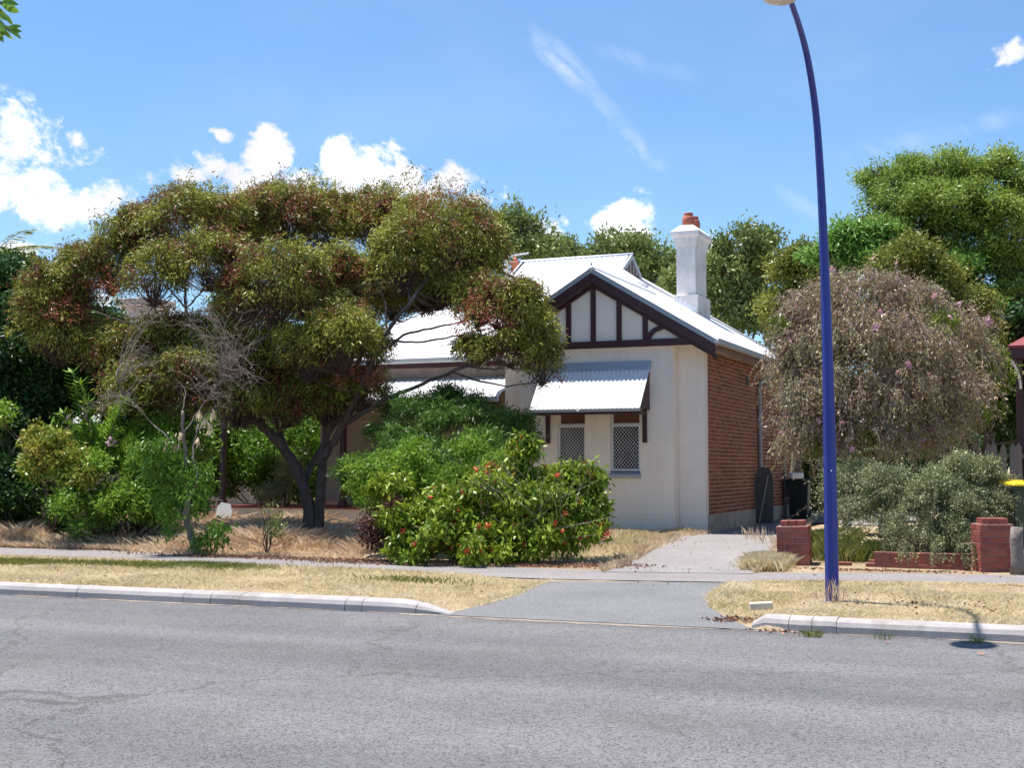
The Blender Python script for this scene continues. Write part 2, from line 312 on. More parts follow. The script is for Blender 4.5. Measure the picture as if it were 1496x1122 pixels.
class MB:
    def __init__(s): s.v=[]; s.f=[]
    def add(s,V,F):
        n=len(s.v); s.v+= [tuple(map(float,v)) for v in V]; s.f+=[tuple(n+i for i in f) for f in F]; return s
    def box(s,x0,x1,y0,y1,z0,z1):
        V=[(x,y,z) for z in(z0,z1) for y in(y0,y1) for x in(x0,x1)]
        return s.add(V,[(0,2,3,1),(4,5,7,6),(0,1,5,4),(2,6,7,3),(0,4,6,2),(1,3,7,5)])
    def prism(s,pts,a,b,ax='y'):
        """polygon pts (x,z) extruded from a to b along y ; ax 'x': pts are (y,z)"""
        n=len(pts); V=[]
        for t in(a,b):
            for p in pts: V.append((p[0],t,p[1]) if ax=='y' else ((t,p[0],p[1]) if ax=='x' else (p[0],p[1],t)))
        F=[tuple(range(n)),tuple(range(2*n-1,n-1,-1))]+[(i,n+i,n+(i+1)%n,(i+1)%n) for i in range(n)]
        return s.add(V,F)
    def tube(s,pts,r,sides=8,caps=True):
        pts=[Vector(p) for p in pts]; n=len(pts); rr=r if hasattr(r,'__len__') else [r]*n
        V=[];up=None
        for i,p in enumerate(pts):
            t=(pts[min(i+1,n-1)]-pts[max(i-1,0)]).normalized()
            if up is None: up=t.orthogonal().normalized()
            else: up=(up-t*up.dot(t)).normalized()
            sd=t.cross(up)
            for k in range(sides):
                a=2*math.pi*k/sides; V.append(p+(up*math.cos(a)+sd*math.sin(a))*rr[i])
        F=[(i*sides+k,i*sides+(k+1)%sides,(i+1)*sides+(k+1)%sides,(i+1)*sides+k) for i in range(n-1) for k in range(sides)]
        if caps: F+= [tuple(range(sides-1,-1,-1)),tuple((n-1)*sides+k for k in range(sides))]
        return s.add(V,F)
    def lathe(s,prof,c=(0,0,0),sides=20):
        V=[];
        for r,z in prof:
            for k in range(sides):
                a=2*math.pi*k/sides; V.append((c[0]+r*math.cos(a),c[1]+r*math.sin(a),c[2]+z))
        n=len(prof)
        F=[(i*sides+k,i*sides+(k+1)%sides,(i+1)*sides+(k+1)%sides,(i+1)*sides+k) for i in range(n-1) for k in range(sides)]
        F+=[tuple(range(sides-1,-1,-1)),tuple((n-1)*sides+k for k in range(sides))]
        return s.add(V,F)
    def build(s,name,mat,parent=None,bevel=0,smooth=False,loc=None,rot=None,**kw):
        me=bpy.data.meshes.new(name); me.from_pydata(s.v,[],s.f); me.update()
        bm=bmesh.new(); bm.from_mesh(me)
        if bevel: bmesh.ops.remove_doubles(bm,verts=bm.verts,dist=1e-5); bmesh.ops.bevel(bm,geom=list(bm.edges),offset=bevel,segments=1,affect='EDGES')
        bmesh.ops.recalc_face_normals(bm,faces=bm.faces); bm.to_mesh(me); bm.free()
        if smooth: me.polygons.foreach_set('use_smooth',[True]*len(me.polygons))
        return link(name,me,mat,parent,loc,rot,**kw)
rs=np.random.RandomState
def unit(v): return v/np.maximum(np.linalg.norm(v,axis=-1,keepdims=True),1e-9)
def fnoise(P,f=1,seed=0):
    r=rs(seed+77); o=np.zeros(len(P)); 
    for k,(a,w) in enumerate(((1,1),(.5,2.1),(.25,4.3))):
        for _ in range(3):
            d=r.normal(size=3); d/=np.linalg.norm(d); o+=a*np.sin((P@d)*f*w*2.2+r.uniform(0,6.28))
    return o/2.6
def leaves_mesh(name,P,D,L,Wd,r,rnd=None,nrm=None):
    """rhombus leaves: base P, axis D, length L, width Wd"""
    n=len(P); D=unit(D); a=unit(np.cross(D,(r.normal(size=(n,3)) if nrm is None else nrm)))
    b=np.cross(D,a); L=L[:,None]; Wd=Wd[:,None]
    mid=P+D*L*.42+b*L*.06
    V=np.stack([P,mid+a*Wd*.5,P+D*L-b*L*.05,mid-a*Wd*.5],1).reshape(-1,3)
    F=np.arange(4*n).reshape(n,4)
    return mesh_np(name,V,F,4,r.uniform(0,1,n) if rnd is None else rnd)
def tubes_mesh(name,P,Rr,sides=3):
    """P (T,K,3), Rr (T,K)"""
    T,K,_=P.shape; t=np.empty_like(P); t[:,1:-1]=P[:,2:]-P[:,:-2]; t[:,0]=P[:,1]-P[:,0]; t[:,-1]=P[:,-1]-P[:,-2]; t=unit(t)
    ref=np.array([.31,.17,.93]); a=unit(np.cross(t,ref+np.zeros_like(t))); b=np.cross(t,a)
    an=np.arange(sides)*2*np.pi/sides
    V=P[:,:,None,:]+(a[:,:,None,:]*np.cos(an)[None,None,:,None]+b[:,:,None,:]*np.sin(an)[None,None,:,None])*Rr[:,:,None,None]
    V=V.reshape(-1,3); idx=np.arange(T*K*sides).reshape(T,K,sides)
    i0=idx[:,:-1,:]; i1=idx[:,1:,:]
    F=np.stack([i0,np.roll(i0,-1,2),np.roll(i1,-1,2),i1],-1).reshape(-1,4)
    return mesh_np(name,V,F,4,smooth=sides>4)
def smooth_line(pts,m=5):
    pts=[np.array(p,float) for p in pts]; P=[2*pts[0]-pts[1]]+pts+[2*pts[-1]-pts[-2]]; out=[]
    for i in range(1,len(P)-2):
        for k in range(m):
            t=k/m; a,b,c,d=P[i-1:i+3]
            out.append(.5*((2*b)+(-a+c)*t+(2*a-5*b+4*c-d)*t*t+(-a+3*b-3*c+d)*t**3))
    out.append(pts[-1]); return out
def limbs(name,mat,parent,lines,sides=9,wob=.02,seed=1,**kw):
    """lines: list of (pts, r0, r1)"""
    mb=MB(); r=random.Random(seed)
    for pts,r0,r1 in lines:
        q=smooth_line(pts,5); n=len(q)
        q=[p+np.array([r.uniform(-wob,wob) for _ in range(3)])*(0 if i==0 else 1) for i,p in enumerate(q)]
        rad=[(r0+(r1-r0)*(i/(n-1))**.8)*r.uniform(.92,1.08) for i in range(n)]; rad[0]*=1.0
        mb.tube(q,rad,sides)
    return mb.build(name,mat,parent,smooth=True,**kw)
def lobe_pts(lobes,n_per_m2,r,shell=(.7,1.0),low=-.35,seed=0,gap=.0,gapf=1.6):
    """lobes list of (c(3), rx, rz, depth_r). returns tuft centres, outward, lobe index"""
    Ps=[];Os=[];Is=[]
    for i,(c,rx,rz,ry) in enumerate(lobes):
        area=2*math.pi*((rx*ry)**.8+2*(rx*rz)**.8)/3*2
        n=int(area*n_per_m2)+4
        d=unit(r.normal(size=(n*2,3))); d=d[d[:,2]>low][:n]
        q=r.uniform(shell[0],shell[1],len(d))
        e=np.array([rx,ry,rz])
        P=d*e*q[:,None]*(1+.13*fnoise(d*2.2+np.array(c),1.2,seed+i))[:,None]+np.array(c)
        o=unit(d/e)
        Ps.append(P);Os.append(o);Is.append(np.full(len(P),i))
    P=np.concatenate(Ps);O=np.concatenate(Os);I=np.concatenate(Is)
    if gap>0:
        k=fnoise(P,gapf,seed+5)>(-1.3+gap*2.0); P,O,I=P[k],O[k],I[k]
    return P,O,I
def foliage(name,mat,parent,lobes,seed,tufts=60,per=10,spread=.12,leaf=(.06,.10),w=.25,out=.6,rand=.8,droop=.4,shell=(.7,1),low=-.35,gap=.3,gapf=1.6,inner=0,face=0,twig=None,twigr=.004,twigfrac=.5,base=None,flat=0,**kw):
    """crown of separate small leaves gathered in tufts"""
    r=rs(seed)
    P,O,I=lobe_pts(lobes,tufts,r,shell,low,seed,gap,gapf)
    n=len(P); idx=np.repeat(np.arange(n),per)
    off=r.normal(size=(len(idx),3))*spread; 
    if flat: off[:,2]*=flat
    LP=P[idx]+off
    D=O[idx]*out+r.normal(size=(len(idx),3))*rand+np.array([0,0,-droop])
    L=r.uniform(leaf[0],leaf[1],len(idx)); tr=r.uniform(0,1,n)[idx]*.55+r.uniform(0,1,len(idx))*.45
    nrm=None
    if face: 
        up=np.zeros((len(idx),3)); up[:,2]=face; nrm=np.cross(unit(D),up+r.normal(size=(len(idx),3))*.6)
        nrm=up+r.normal(size=(len(idx),3))*.6+O[idx]*.5
        # leaf plane roughly perpendicular to nrm
        nrm=np.asarray(nrm)
    o=link(name,leaves_mesh(name,LP,D,L,L*w*r.uniform(.8,1.2,len(idx)),r,tr,nrm),mat,parent,**kw)
    if twig:
        sel=r.uniform(size=n)<twigfrac; A=P[sel]; li=I[sel]
        cs=np.array([l[0] for l in lobes]); ez=np.array([l[2] for l in lobes])
        B=cs[li].copy(); B[:,2]-=ez[li]*.45
        if base is not None:
            bb=np.array(base); dd=((B[:,None,:]-bb[None])**2).sum(-1); 
        K=5; t=np.linspace(0,1,K)[None,:,None]
        Q=B[:,None,:]*(1-t)+A[:,None,:]*t; bend=(t*(1-t))*4
        Q=Q+bend*(r.normal(size=(len(A),1,3))*.08+np.array([0,0,-.05])); Q[:,1:-1]+=r.normal(size=(len(A),K-2,3))*.025
        rad=np.linspace(twigr*2.2,twigr*.5,K)[None,:]*r.uniform(.7,1.3,(len(A),1))
        link('twigs',tubes_mesh('twigs',Q,rad,3),twig,parent)
    return o
def plobe(px,py,rx,ry,D,dr=None):
    c=atD(px,py,D); k=D/FPX; return (c,rx*k,ry*k,(dr if dr else rx*k*.9))

# ------------------------------------------------------------------ ground frame
A=R(22.2); CA,SA=math.cos(A),math.sin(A)
def rn(x,y): return x*CA-y*SA, x*SA+y*CA
def xy(r_,n_): return r_*CA+n_*SA, -r_*SA+n_*CA
def sst(a,b,x): t=np.clip((x-a)/(b-a),0,1); return t*t*(3-2*t)
def gz(x,y):
    r_,n_=rn(x,y)
    z=.12+.10*sst(18.5,23.5,n_)
    z=z+(.20*sst(-2.9,-1.6,r_))*sst(19.75,20.4,n_)*(1-sst(26,34,n_)*.5)
    mx_,my_=5.55,21.0
    z=z+.22*np.exp(-(((x-mx_)/.9)**2+((y-my_)/1.1)**2))
    inside=sst(-6.75,-6.15,r_)*(1-sst(-2.75,-2.2,r_))
    z=z*(1-inside*(1-sst(12.6,16.0,n_)))
    return z*sst(12.55,12.66,n_)
def inpoly(x,y,poly):
    c=np.zeros(np.shape(x),bool); n=len(poly)
    for i in range(n):
        x1,y1=poly[i]; x2,y2=poly[(i+1)%n]
        with np.errstate(divide='ignore',invalid='ignore'):
            h=((y1>y)!=(y2>y))&(x<(x2-x1)*(y-y1)/(y2-y1+1e-12)+x1)
        c^=h
    return c
def gpx(px,py,z=.125): q=atZ(px,py,z); return (q[0],q[1])
def strip(name,left,right,mat,rows=60,cols=14,eps=.006,**kw):
    Lp=smooth_line([(*p,0) for p in left],8); Rp=smooth_line([(*p,0) for p in right],8)
    def samp(P,m):
        P=np.array(P); d=np.r_[0,np.cumsum(np.linalg.norm(np.diff(P,axis=0),axis=1))]; t=np.linspace(0,d[-1],m)
        return np.stack([np.interp(t,d,P[:,k]) for k in range(2)],1)
    a=samp(Lp,rows); b=samp(Rp,rows); s=np.linspace(0,1,cols)[None,:,None]
    G=a[:,None,:]*(1-s)+b[:,None,:]*s
    z=gz(G[...,0],G[...,1])+eps
    V=np.concatenate([G,z[...,None]],-1).reshape(-1,3); I=np.arange(rows*cols).reshape(rows,cols)
    F=np.stack([I[:-1,:-1],I[:-1,1:],I[1:,1:],I[1:,:-1]],-1).reshape(-1,4)
    link(name,mesh_np(name,V,F,4,smooth=True),mat,kind='structure',**kw)
    return [tuple(p) for p in a]+[tuple(p) for p in b[::-1]]
# footpath
front=[(-60,811),(0,813),(150,818),(300,825),(560,835),(700,842),(800,846),(950,849),(1100,851),(1300,853),(1496,856),(1640,859)]
back=[(-60,797),(0,800),(150,804),(300,811),(560,822),(700,827),(800,831),(950,835),(1100,837),(1300,838),(1496,841),(1640,844)]
fl=[gpx(-200,805)]+[gpx(*p) for p in front]+[gpx(1900,866)]; bl=[gpx(-200,792)]+[gpx(*p) for p in back]+[gpx(1900,850)]
footpath_poly=strip('footpath',fl,bl,'path',rows=160,cols=6,eps=.006,label='pale grey asphalt footpath running across the front of the yards',cat=None)
# driveway crossover between kerb and footpath
def rpx(px,py,z=0): q=atZ(px,py,z); return rn(q[0],q[1])[0]
q1=[xy(rpx(640,899),12.57),gpx(700,885,.03),gpx(760,866,.08),gpx(800,850,.12)]
q2=[xy(rpx(1112,917),12.57),gpx(1040,893,.02),gpx(1040,875,.06),gpx(1068,853,.12)]
cross_poly=strip('driveway_crossover',q1,q2,'drive',rows=50,cols=24,eps=.011,label='dark patched asphalt driveway crossover between the two kerbs')
# driveway beyond the footpath
d1=[gpx(880,836),gpx(905,826,.14),gpx(945,806,.18),gpx(990,786,.21),gpx(1031,780,.22)]
def hloc(u,v):
    a=R(23); return (4.007+u*math.cos(a)+v*math.sin(a),27.0-u*math.sin(a)+v*math.cos(a))
d1+=[hloc(.15,1.5),hloc(.15,4),hloc(.15,9),hloc(.15,14)]
d2=[gpx(1100,839),gpx(1118,822,.14),gpx(1140,800,.18),gpx(1162,780,.21),gpx(1185,765,.22),hloc(3.1,4.5),hloc(3.2,7),hloc(3.3,10),hloc(3.3,14)]
drive_poly=strip('driveway',d1,d2,'drive2',rows=80,cols=14,eps=.011,label='worn grey driveway leading past the brick side wall')
# ground sheet
def ground():
    rr=np.unique(np.r_[np.linspace(-400,-30,14),np.linspace(-30,16,290),np.linspace(16,400,14)])
    nn=np.unique(np.r_[12.60,np.linspace(12.66,24,110),np.linspace(24,60,60),np.linspace(60,900,12)])
    Rg,Ng=np.meshgrid(rr,nn); X,Y=xy(Rg,Ng); Z=gz(X,Y)
    for p in (footpath_poly,cross_poly,drive_poly): Z=Z-np.where(inpoly(X,Y,p),.012,0)
    nz=fnoise(np.stack([X.ravel(),Y.ravel(),0*X.ravel()],1),1.5,3).reshape(X.shape)*.006
    pv=np.zeros(X.shape,bool)
    for p in (footpath_poly,cross_poly,drive_poly): pv|=inpoly(X,Y,p)
    Z=Z+np.where(pv|(Ng<12.9),0,nz)
    Z=np.where(Ng<12.62,-.02,Z)
    V=np.stack([X,Y,Z],-1).reshape(-1,3); I=np.arange(X.size).reshape(X.shape)
    F=np.stack([I[:-1,:-1],I[:-1,1:],I[1:,1:],I[1:,:-1]],-1).reshape(-1,4)
    link('ground',mesh_np('ground',V,F,4,smooth=True),'soil',kind='structure',label='dry sandy verge and yard soil')
ground()
def road():
    rr=np.linspace(-400,400,40); nn=np.r_[np.linspace(-400,-6,10),np.linspace(-5,12.64,20)]
    Rg,Ng=np.meshgrid(rr,nn); X,Y=xy(Rg,Ng); Z=np.zeros_like(X)
    V=np.stack([X,Y,Z],-1).reshape(-1,3); I=np.arange(X.size).reshape(X.shape)
    F=np.stack([I[:-1,:-1],I[:-1,1:],I[1:,1:],I[1:,:-1]],-1).reshape(-1,4)
    link('road',mesh_np('road',V,F,4),'road',kind='structure',label='grey chip seal suburban road')
    # dusty strip along the channel, ragged edge
    r=rs(4); rr=np.linspace(-22,12,2600); w=.045+.05*fnoise(np.stack([rr,0*rr,0*rr],1),1.2,8)+.035*fnoise(np.stack([rr,0*rr,0*rr],1),9,18)+.02*r.uniform(-1,1,2600)
    w=w+.07*np.exp(-((rr+4.6)/1.9)**2)
    a=np.stack(xy(rr,np.full(2600,12.63)),1); b=np.stack(xy(rr,12.60-np.clip(w,-.01,1)),1)
    V=np.concatenate([np.c_[a,np.full(2600,.006)],np.c_[b,np.full(2600,.004)]]); i=np.arange(2599)
    link('gutter_dust',mesh_np('gutter_dust',V,np.stack([i,i+1,i+2601,i+2600],1),4),'gutterdust',kind='structure')
road()
# ------------------------------------------------------------------ kerbs
def kerb(label,rs_,bend=None):
    t=empty('kerb',(*xy(rs_[0],12.6),0),label=label,kind='structure')
    inv=Matrix.Translation(-t.location)
    prof=[(.00,-.02),(.005,.07),(.03,.112),(.08,.135),(.20,.14),(.255,.132),(.265,.09),(.265,-.02)]
    for i in range(len(rs_)-1):
        a,b=rs_[i]+.0035,rs_[i+1]-.0035
        n=max(2,int((b-a)/.12)); mb=MB(); V=[];rng=random.Random(i*7+len(rs_))
        dy=rng.uniform(-.006,.006); 
        for k in range(n+1):
            s=a+(b-a)*k/n; h,off=bend(s) if bend else (1,0)
            for (o,z) in prof:
                x,y=xy(s,12.6+off+o*(1 if not bend else max(.35,h)**.5)+dy); z=z*h if z>0 else z
                V.append((x-t.location.x,y-t.location.y,z+rng.uniform(-.0015,.0015)+dy*.4))
        m=len(prof); F=[(k*m+j,k*m+j+1,(k+1)*m+j+1,(k+1)*m+j) for k in range(n) for j in range(m-1)]
        F+=[tuple(range(m)),tuple(n*m+j for j in range(m-1,-1,-1))]
        mb.add(V,F).build('kerb_segment','concrete',t,smooth=False)
def rpx(px,py,z=0): q=atZ(px,py,z); return rn(q[0],q[1])[0]
Lx=[rpx(px,869+.0468*px) for px in (112,268,308,350,505,530)]
endL=rpx(652,900)
def bendL(s):
    t=np.clip((s-(endL-.62))/.62,0,1); return (1-.93*t**1.6, .10*t*t)
kerb('long concrete kerb left of the driveway crossover',[-60,-50,-40]+[Lx[0]-9.6,Lx[0]-7.2,Lx[0]-4.8,Lx[0]-2.4]+Lx+[endL-.62+.25,endL],bendL)
stR=rpx(1102,917)
Rx=[rpx(px,869+.0475*px) for px in (1152,1186,1222)]
def bendR(s):
    t=np.clip(((stR+.55)-s)/.55,0,1); return (1-.55*max(0,(t-.75)/.25)**2, .10*t*t)
kerb('concrete kerb with rounded end right of the driveway crossover',[stR,Rx[0],Rx[1],Rx[2]]+[Rx[2]+2.4*k for k in range(1,5)]+[20,40],bendR)

# ------------------------------------------------------------------ the house
HA=-R(23)
house=empty('house',(4.007,27.0,.22),HA,'cream rendered cottage with white corrugated roof, maroon half timbered gable and red brick side','house')
bayv=-.42
def wall_open(u0,u1,z0,z1,v0,th,ops,name,mat,parent):
    """front face at v0 facing -v, thickness th; ops rectangles (u0,u1,z0,z1)"""
    us=sorted({u0,u1,*[o[0] for o in ops],*[o[1] for o in ops]}); zs=sorted({z0,z1,*[o[2] for o in ops],*[o[3] for o in ops]})
    mb=MB()
    def isop(a,b,c,d): return any(o[0]<=a and b<=o[1] and o[2]<=c and d<=o[3] for o in ops)
    for v in (v0,v0+th):
        for a,b in zip(us,us[1:]):
            for c,d in zip(zs,zs[1:]):
                if not isop(a,b,c,d): mb.add([(a,v,c),(b,v,c),(b,v,d),(a,v,d)],[(0,1,2,3) if v==v0 else (3,2,1,0)])
    def q(p): mb.add([(p[0],v0,p[2]),(p[1],v0,p[3]),(p[1],v0+th,p[3]),(p[0],v0+th,p[2])],[(0,1,2,3)])
    for o in ops:
        for a,b,c,d in((o[0],o[0],o[2],o[3]),(o[1],o[1],o[2],o[3]),(o[0],o[1],o[2],o[2]),(o[0],o[1],o[3],o[3])): q((a,b,c,d))
    for a,b,c,d in((u0,u0,z0,z1),(u1,u1,z0,z1),(u0,u1,z0,z0),(u0,u1,z1,z1)): q((a,b,c,d))
    me=bpy.data.meshes.new(name); me.from_pydata(mb.v,[],mb.f)
    return link(name,me,mat,parent)
W1=(-3.125,-2.49,1.17,2.60); W2=(-1.935,-1.28,1.17,2.60)
bl_,br_=-3.96,-.56
wall_open(bl_,br_,-.1,3.87,bayv,.32,[W1,W2],'front_wall','render',house)
MB().box(br_,.0,0,.25,-.1,3.87).build('corner_wall','render',house)
MB().box(-4.52,bl_,0,.25,-.1,3.87).build('corner_wall','render',house)
# bay side returns
MB().box(br_-.25,br_-.002,bayv+.32,.1,-.1,3.868).build('bay_return','render',house)
MB().box(bl_+.002,bl_+.25,bayv+.32,.1,-.1,3.868).build('bay_return','render',house)
# thin string line across wall at z 2.65 and plinth
MB().box(bl_-.006,br_+.006,bayv-.006,bayv+.02,2.655,2.672).build('string_line','render',house)
MB().box(br_+.008,.006,-.006,.02,2.655,2.672).build('string_line','render',house)
MB().box(bl_-.02,br_+.02,bayv-.02,bayv+.1,-.12,.42).build('plinth','render',house,bevel=.008)
MB().box(br_+.022,.02,-.02,.1,-.12,.42).build('plinth','render',house,bevel=.008)
# windows
def window(w):
    u0,u1,z0,z1=w; v=bayv+.10
    t=MB(); 
    for b in ((u0,u0+.04,z0+.10,z1),(u1-.04,u1,z0+.10,z1),(u0+.04,u1-.04,z0+.10,z0+.15),(u0+.04,u1-.04,z1-.05,z1),(u0+.04,u1-.04,2.23,2.28)): t.box(b[0],b[1],v,v+.06,b[2],b[3])
    f=t.build('window','frame',house)
    MB().box(u0+.04,u1-.04,v+.03,v+.035,z0+.15,2.23).build('pane','glass',f)
    MB().box(u0+.04,u1-.04,v+.026,v+.034,2.28,z1-.05).build('transom_panel','curtain',f)
    s=MB(); z=z0; s.add([(u0-.03,bayv-.07,z+.02),(u1+.03,bayv-.07,z+.02),(u1+.03,bayv-.07,z-.05),(u0-.03,bayv-.07,z-.05),(u0,bayv+.14,z+.10),(u1,bayv+.14,z+.10),(u1,bayv+.14,z-.05),(u0,bayv+.14,z-.05)],
        [(0,1,5,4),(0,3,2,1),(3,7,6,2),(0,4,7,3),(1,2,6,5),(4,5,6,7)]); s.build('sill','gutter',f)
    # security screen: frame + diamond lattice
    a0,a1,b0,b1=u0+.012,u1-.012,z0+.11,2.235; sv=bayv+.055
    fr=MB()
    for b in ((a0,a0+.028,b0,b1),(a1-.028,a1,b0,b1),(a0+.028,a1-.028,b0,b0+.028),(a0+.028,a1-.028,b1-.028,b1)): fr.box(b[0],b[1],sv-.012,sv+.012,b[2],b[3])
    g=fr.build('screen_frame','frame',f)
    la=MB(); du=.072; dz=.085; k=dz/du
    for sgn in(1,-1):
        c=-3.0
        n0=-40
        for i in range(-40,60):
            # line z = b0 + sgn*k*(u-a0) + i*dz
            us=[a0+.02,a1-.02]; zz=[b0+sgn*k*(u-a0)+i*dz for u in us]
            pts=[]
            u=us[0];z=zz[0];u2=us[1];z2=zz[1]
            def clip(z_): return u+(z_-z)*(u2-u)/(z2-z)
            lo,hi=b0+.02,b1-.02
            if max(z,z2)<lo or min(z,z2)>hi: continue
            ua,za,ub,zb=u,z,u2,z2
            if za<lo: ua,za=clip(lo),lo
            if za>hi: ua,za=clip(hi),hi
            if zb<lo: ub,zb=clip(lo),lo
            if zb>hi: ub,zb=clip(hi),hi
            if abs(ua-ub)<.01: continue
            la.tube([(ua,sv+.004*sgn,za),(ub,sv+.004*sgn,zb)],.0045,4)
    la.build('lattice','frame',g,kind='stuff')
window(W1); window(W2)
# awning over the windows
aw=empty('awning',parent=house)
def corr(u0,u1,fn,pitch,amp,name,mat,parent,nseg=1,th=.004,per=8):
    """corrugated sheet; fn(u)-> list of (v,z) from bottom to top; normal displaced in (v,z) plane"""
    n=int((u1-u0)/pitch*per); V=[];F=[]; 
    us=[u0+(u1-u0)*i/n for i in range(n+1)]
    m=None
    for u in us:
        p=fn(u); m=len(p); 
        for j,(v,z) in enumerate(p):
            a=p[max(j-1,0)]; b=p[min(j+1,m-1)]; dv,dz=b[0]-a[0],b[1]-a[1]; l=math.hypot(dv,dz) or 1
            h=amp*math.sin(2*math.pi*(u-u0)/pitch)
            V.append((u,v-dz/l*h,z+dv/l*h))
    for i in range(n):
        for j in range(m-1):
            F.append((i*m+j,(i+1)*m+j,(i+1)*m+j+1,i*m+j+1))
    me=bpy.data.meshes.new(name); me.from_pydata(V,[],F); me.polygons.foreach_set('use_smooth',[True]*len(F)); me.update()
    return link(name,me,mat,parent)
au0,au1=-3.45,-1.03; av,az=bayv-.78,2.56; tv,tz=bayv-.03,3.47
aw0,aw1=au0+.07,au1+.07
def shear(o,):  # the sheet leans slightly sideways like a hand-set awning: keep square
    return o
corr(au0,au1,lambda u:[(av,az),((av+tv)/2,(az+tz)/2),(tv,tz)],.095,.011,'corrugated_sheet','roof',aw)
MB().add([(au0-.01,tv-.085,tz-.10),(au1+.02,tv-.085,tz-.10),(au1+.02,tv-.01,tz+.10),(au0-.01,tv-.01,tz+.10),(au0-.01,tv-.07,tz-.10),(au1+.02,tv-.07,tz-.10),(au1+.02,tv+.03,tz+.10),(au0-.01,tv+.03,tz+.10)],
    [(0,1,2,3),(4,7,6,5),(0,4,5,1),(3,2,6,7),(0,3,7,4),(1,5,6,2)]).build('flashing','zinc',aw)
MB().box(au0,au1,av-.012,av+.02,az-.07,az-.005).build('fascia','gutter',aw,bevel=.004)
MB().box(au0+.02,au1-.01,av+.025,av+.07,az-.125,az-.025).build('front_beam','maroon',aw,bevel=.005)
for u in(au0+.09,au1-.17):
    MB().box(u,u+.085,bayv-.09,bayv-.002,1.86,az+.6).build('bracket_post','maroon',aw,bevel=.006)
    MB().box(u+.01,u+.075,av+.07,bayv-.09,az-.12,az-.035).build('bracket_arm','maroon',aw,bevel=.005)
for u in (au0+.035,au1-.05):
    MB().prism([(av+.03,az-.02),(bayv-.003,az-.02),(bayv-.003,tz-.12)],u,u+.02,'x').build('side_panel','maroon',aw)
MB().lathe([(.001,-.025),(.018,-.02),(.025,0),(.018,.02),(.001,.025)],(-2.36,av-.03,az-.05),10).build('globe_light','white',aw,smooth=True)

# gable
PITCHR=math.tan(R(31.2)); RU=-2.26; EV=.34; ZE=3.97; ZR=ZE+(EV-RU)*PITCHR   # roof underside line
gv=bayv-.22          # bargeboard plane
def roofz(u): return ZR-abs(u-RU)*PITCHR
pz=3.87
MB().prism([(-4.84,3.86),(.31,3.86),(.31,roofz(.31)-.05),(RU,ZR-.05),(-4.84,roofz(-4.84)-.05)],bayv-.06,bayv+.06).build('gable_panel','panel',house)
gb=bayv-.075
MB().box(-4.92,.36,gb-.06,gb+.0,3.86,4.01).build('tie_beam','maroon',house,bevel=.006)
# soffit to beam over the set-back corners
MB().box(-4.8,.30,bayv-.02,.0,3.872,3.885).build('soffit','render',house)
def board(u0,u1,off0,off1,v0,v1,name,mat,bev=.004):
    """board following the rake between u0,u1, between roofz-off0 and roofz-off1"""
    MB().prism([(u0,roofz(u0)-off0),(u1,roofz(u1)-off0),(u1,roofz(u1)-off1),(u0,roofz(u0)-off1)],v0,v1).build(name,mat,house,bevel=bev)
for a,b in((RU,.40),(-4.92,RU)):
    board(a,b,-.005,.085,gv-.03,gv+.0,'barge_flashing','zinc',0)
    board(a,b,.088,.30,gv-.02,gv+.02,'bargeboard','maroon')
    board(a,b,.29,.39,gb-.05,gb-.0,'rafter_trim','maroon')
    # underside lining of the overhang
    board(a,b,.089,.11,gv+.022,bayv-.062,'verge_lining','render',0)
studs=[-3.40,-2.82,-2.265,-1.69,-1.12]
for k,u in enumerate(studs+[-1.27-.0]):
    if k==5: break
    MB().box(u-.055,u+.055,gb-.04,gb+.0,4.012,roofz(u)-.30).build('stud','maroon',house,bevel=.004)
# curved brace right and left
for sg in(1,-1):
    pts=[(-1.06,4.0),(-1.01,4.11),(-.91,4.20),(-.79,4.24),(-.68,4.29),(-.61,4.38)]
    q=smooth_line([(p[0],0,p[1]) for p in pts],5); V=[];n=len(q)
    for i,p in enumerate(q):
        a=q[max(i-1,0)];b2=q[min(i+1,n-1)]; d=(b2-a)/np.linalg.norm(b2-a); nx,nz=-d[2],d[0]
        for (s,v) in((.05,gb-.035),(-.05,gb-.035),(-.05,gb),(.05,gb)):
            u=p[0]+nx*s; u=u if sg==1 else 2*RU-u
            V.append((u,v,p[2]+nz*s))
    F=[(i*4+j,i*4+(j+1)%4,(i+1)*4+(j+1)%4,(i+1)*4+j) for i in range(n-1) for j in range(4)]+[(0,1,2,3),tuple((n-1)*4+j for j in range(4))]
    MB().add(V,F).build('curved_brace','maroon',house)
# finial
MB().lathe([(.035,-.05),(.04,.0),(.02,.04),(.028,.07),(.010,.10),(.003,.22)],(RU,gv+.0,ZR+.03),8).build('finial','zinc',house,smooth=True)
# roofs: strips clipped by hips/valleys
MV0=1.5; SLM=.625; UR=EV; UL=-10.7; VB=11.1; ZRm=ZE+SLM*(6.3-MV0)
def sheet(name,s0,s1,bot,top,P,mat='roof',parent=house,pitch=.15,amp=.014,per=6):
    """corrugated sheet strips: param s; bot(s),top(s) in metres up-plan t; P(s,t)->(u,v,z) ; normal approx z"""
    n=int((s1-s0)/pitch*per); V=[];F=[]
    for i in range(n+1):
        s=s0+(s1-s0)*i/n; h=amp*math.sin(2*math.pi*s/pitch); b=bot(s); t=max(top(s),b+.001)
        for k in(b,t):
            p=P(s,k); V.append((p[0],p[1],p[2]+h+.02))
    for i in range(n): F.append((2*i,2*i+2,2*i+3,2*i+1))
    me=bpy.data.meshes.new(name); me.from_pydata(V,[],F); me.polygons.foreach_set('use_smooth',[True]*len(F)); me.update()
    return link(name,me,mat,parent)
rf=empty('roof',parent=house)
wv0=gv-.04
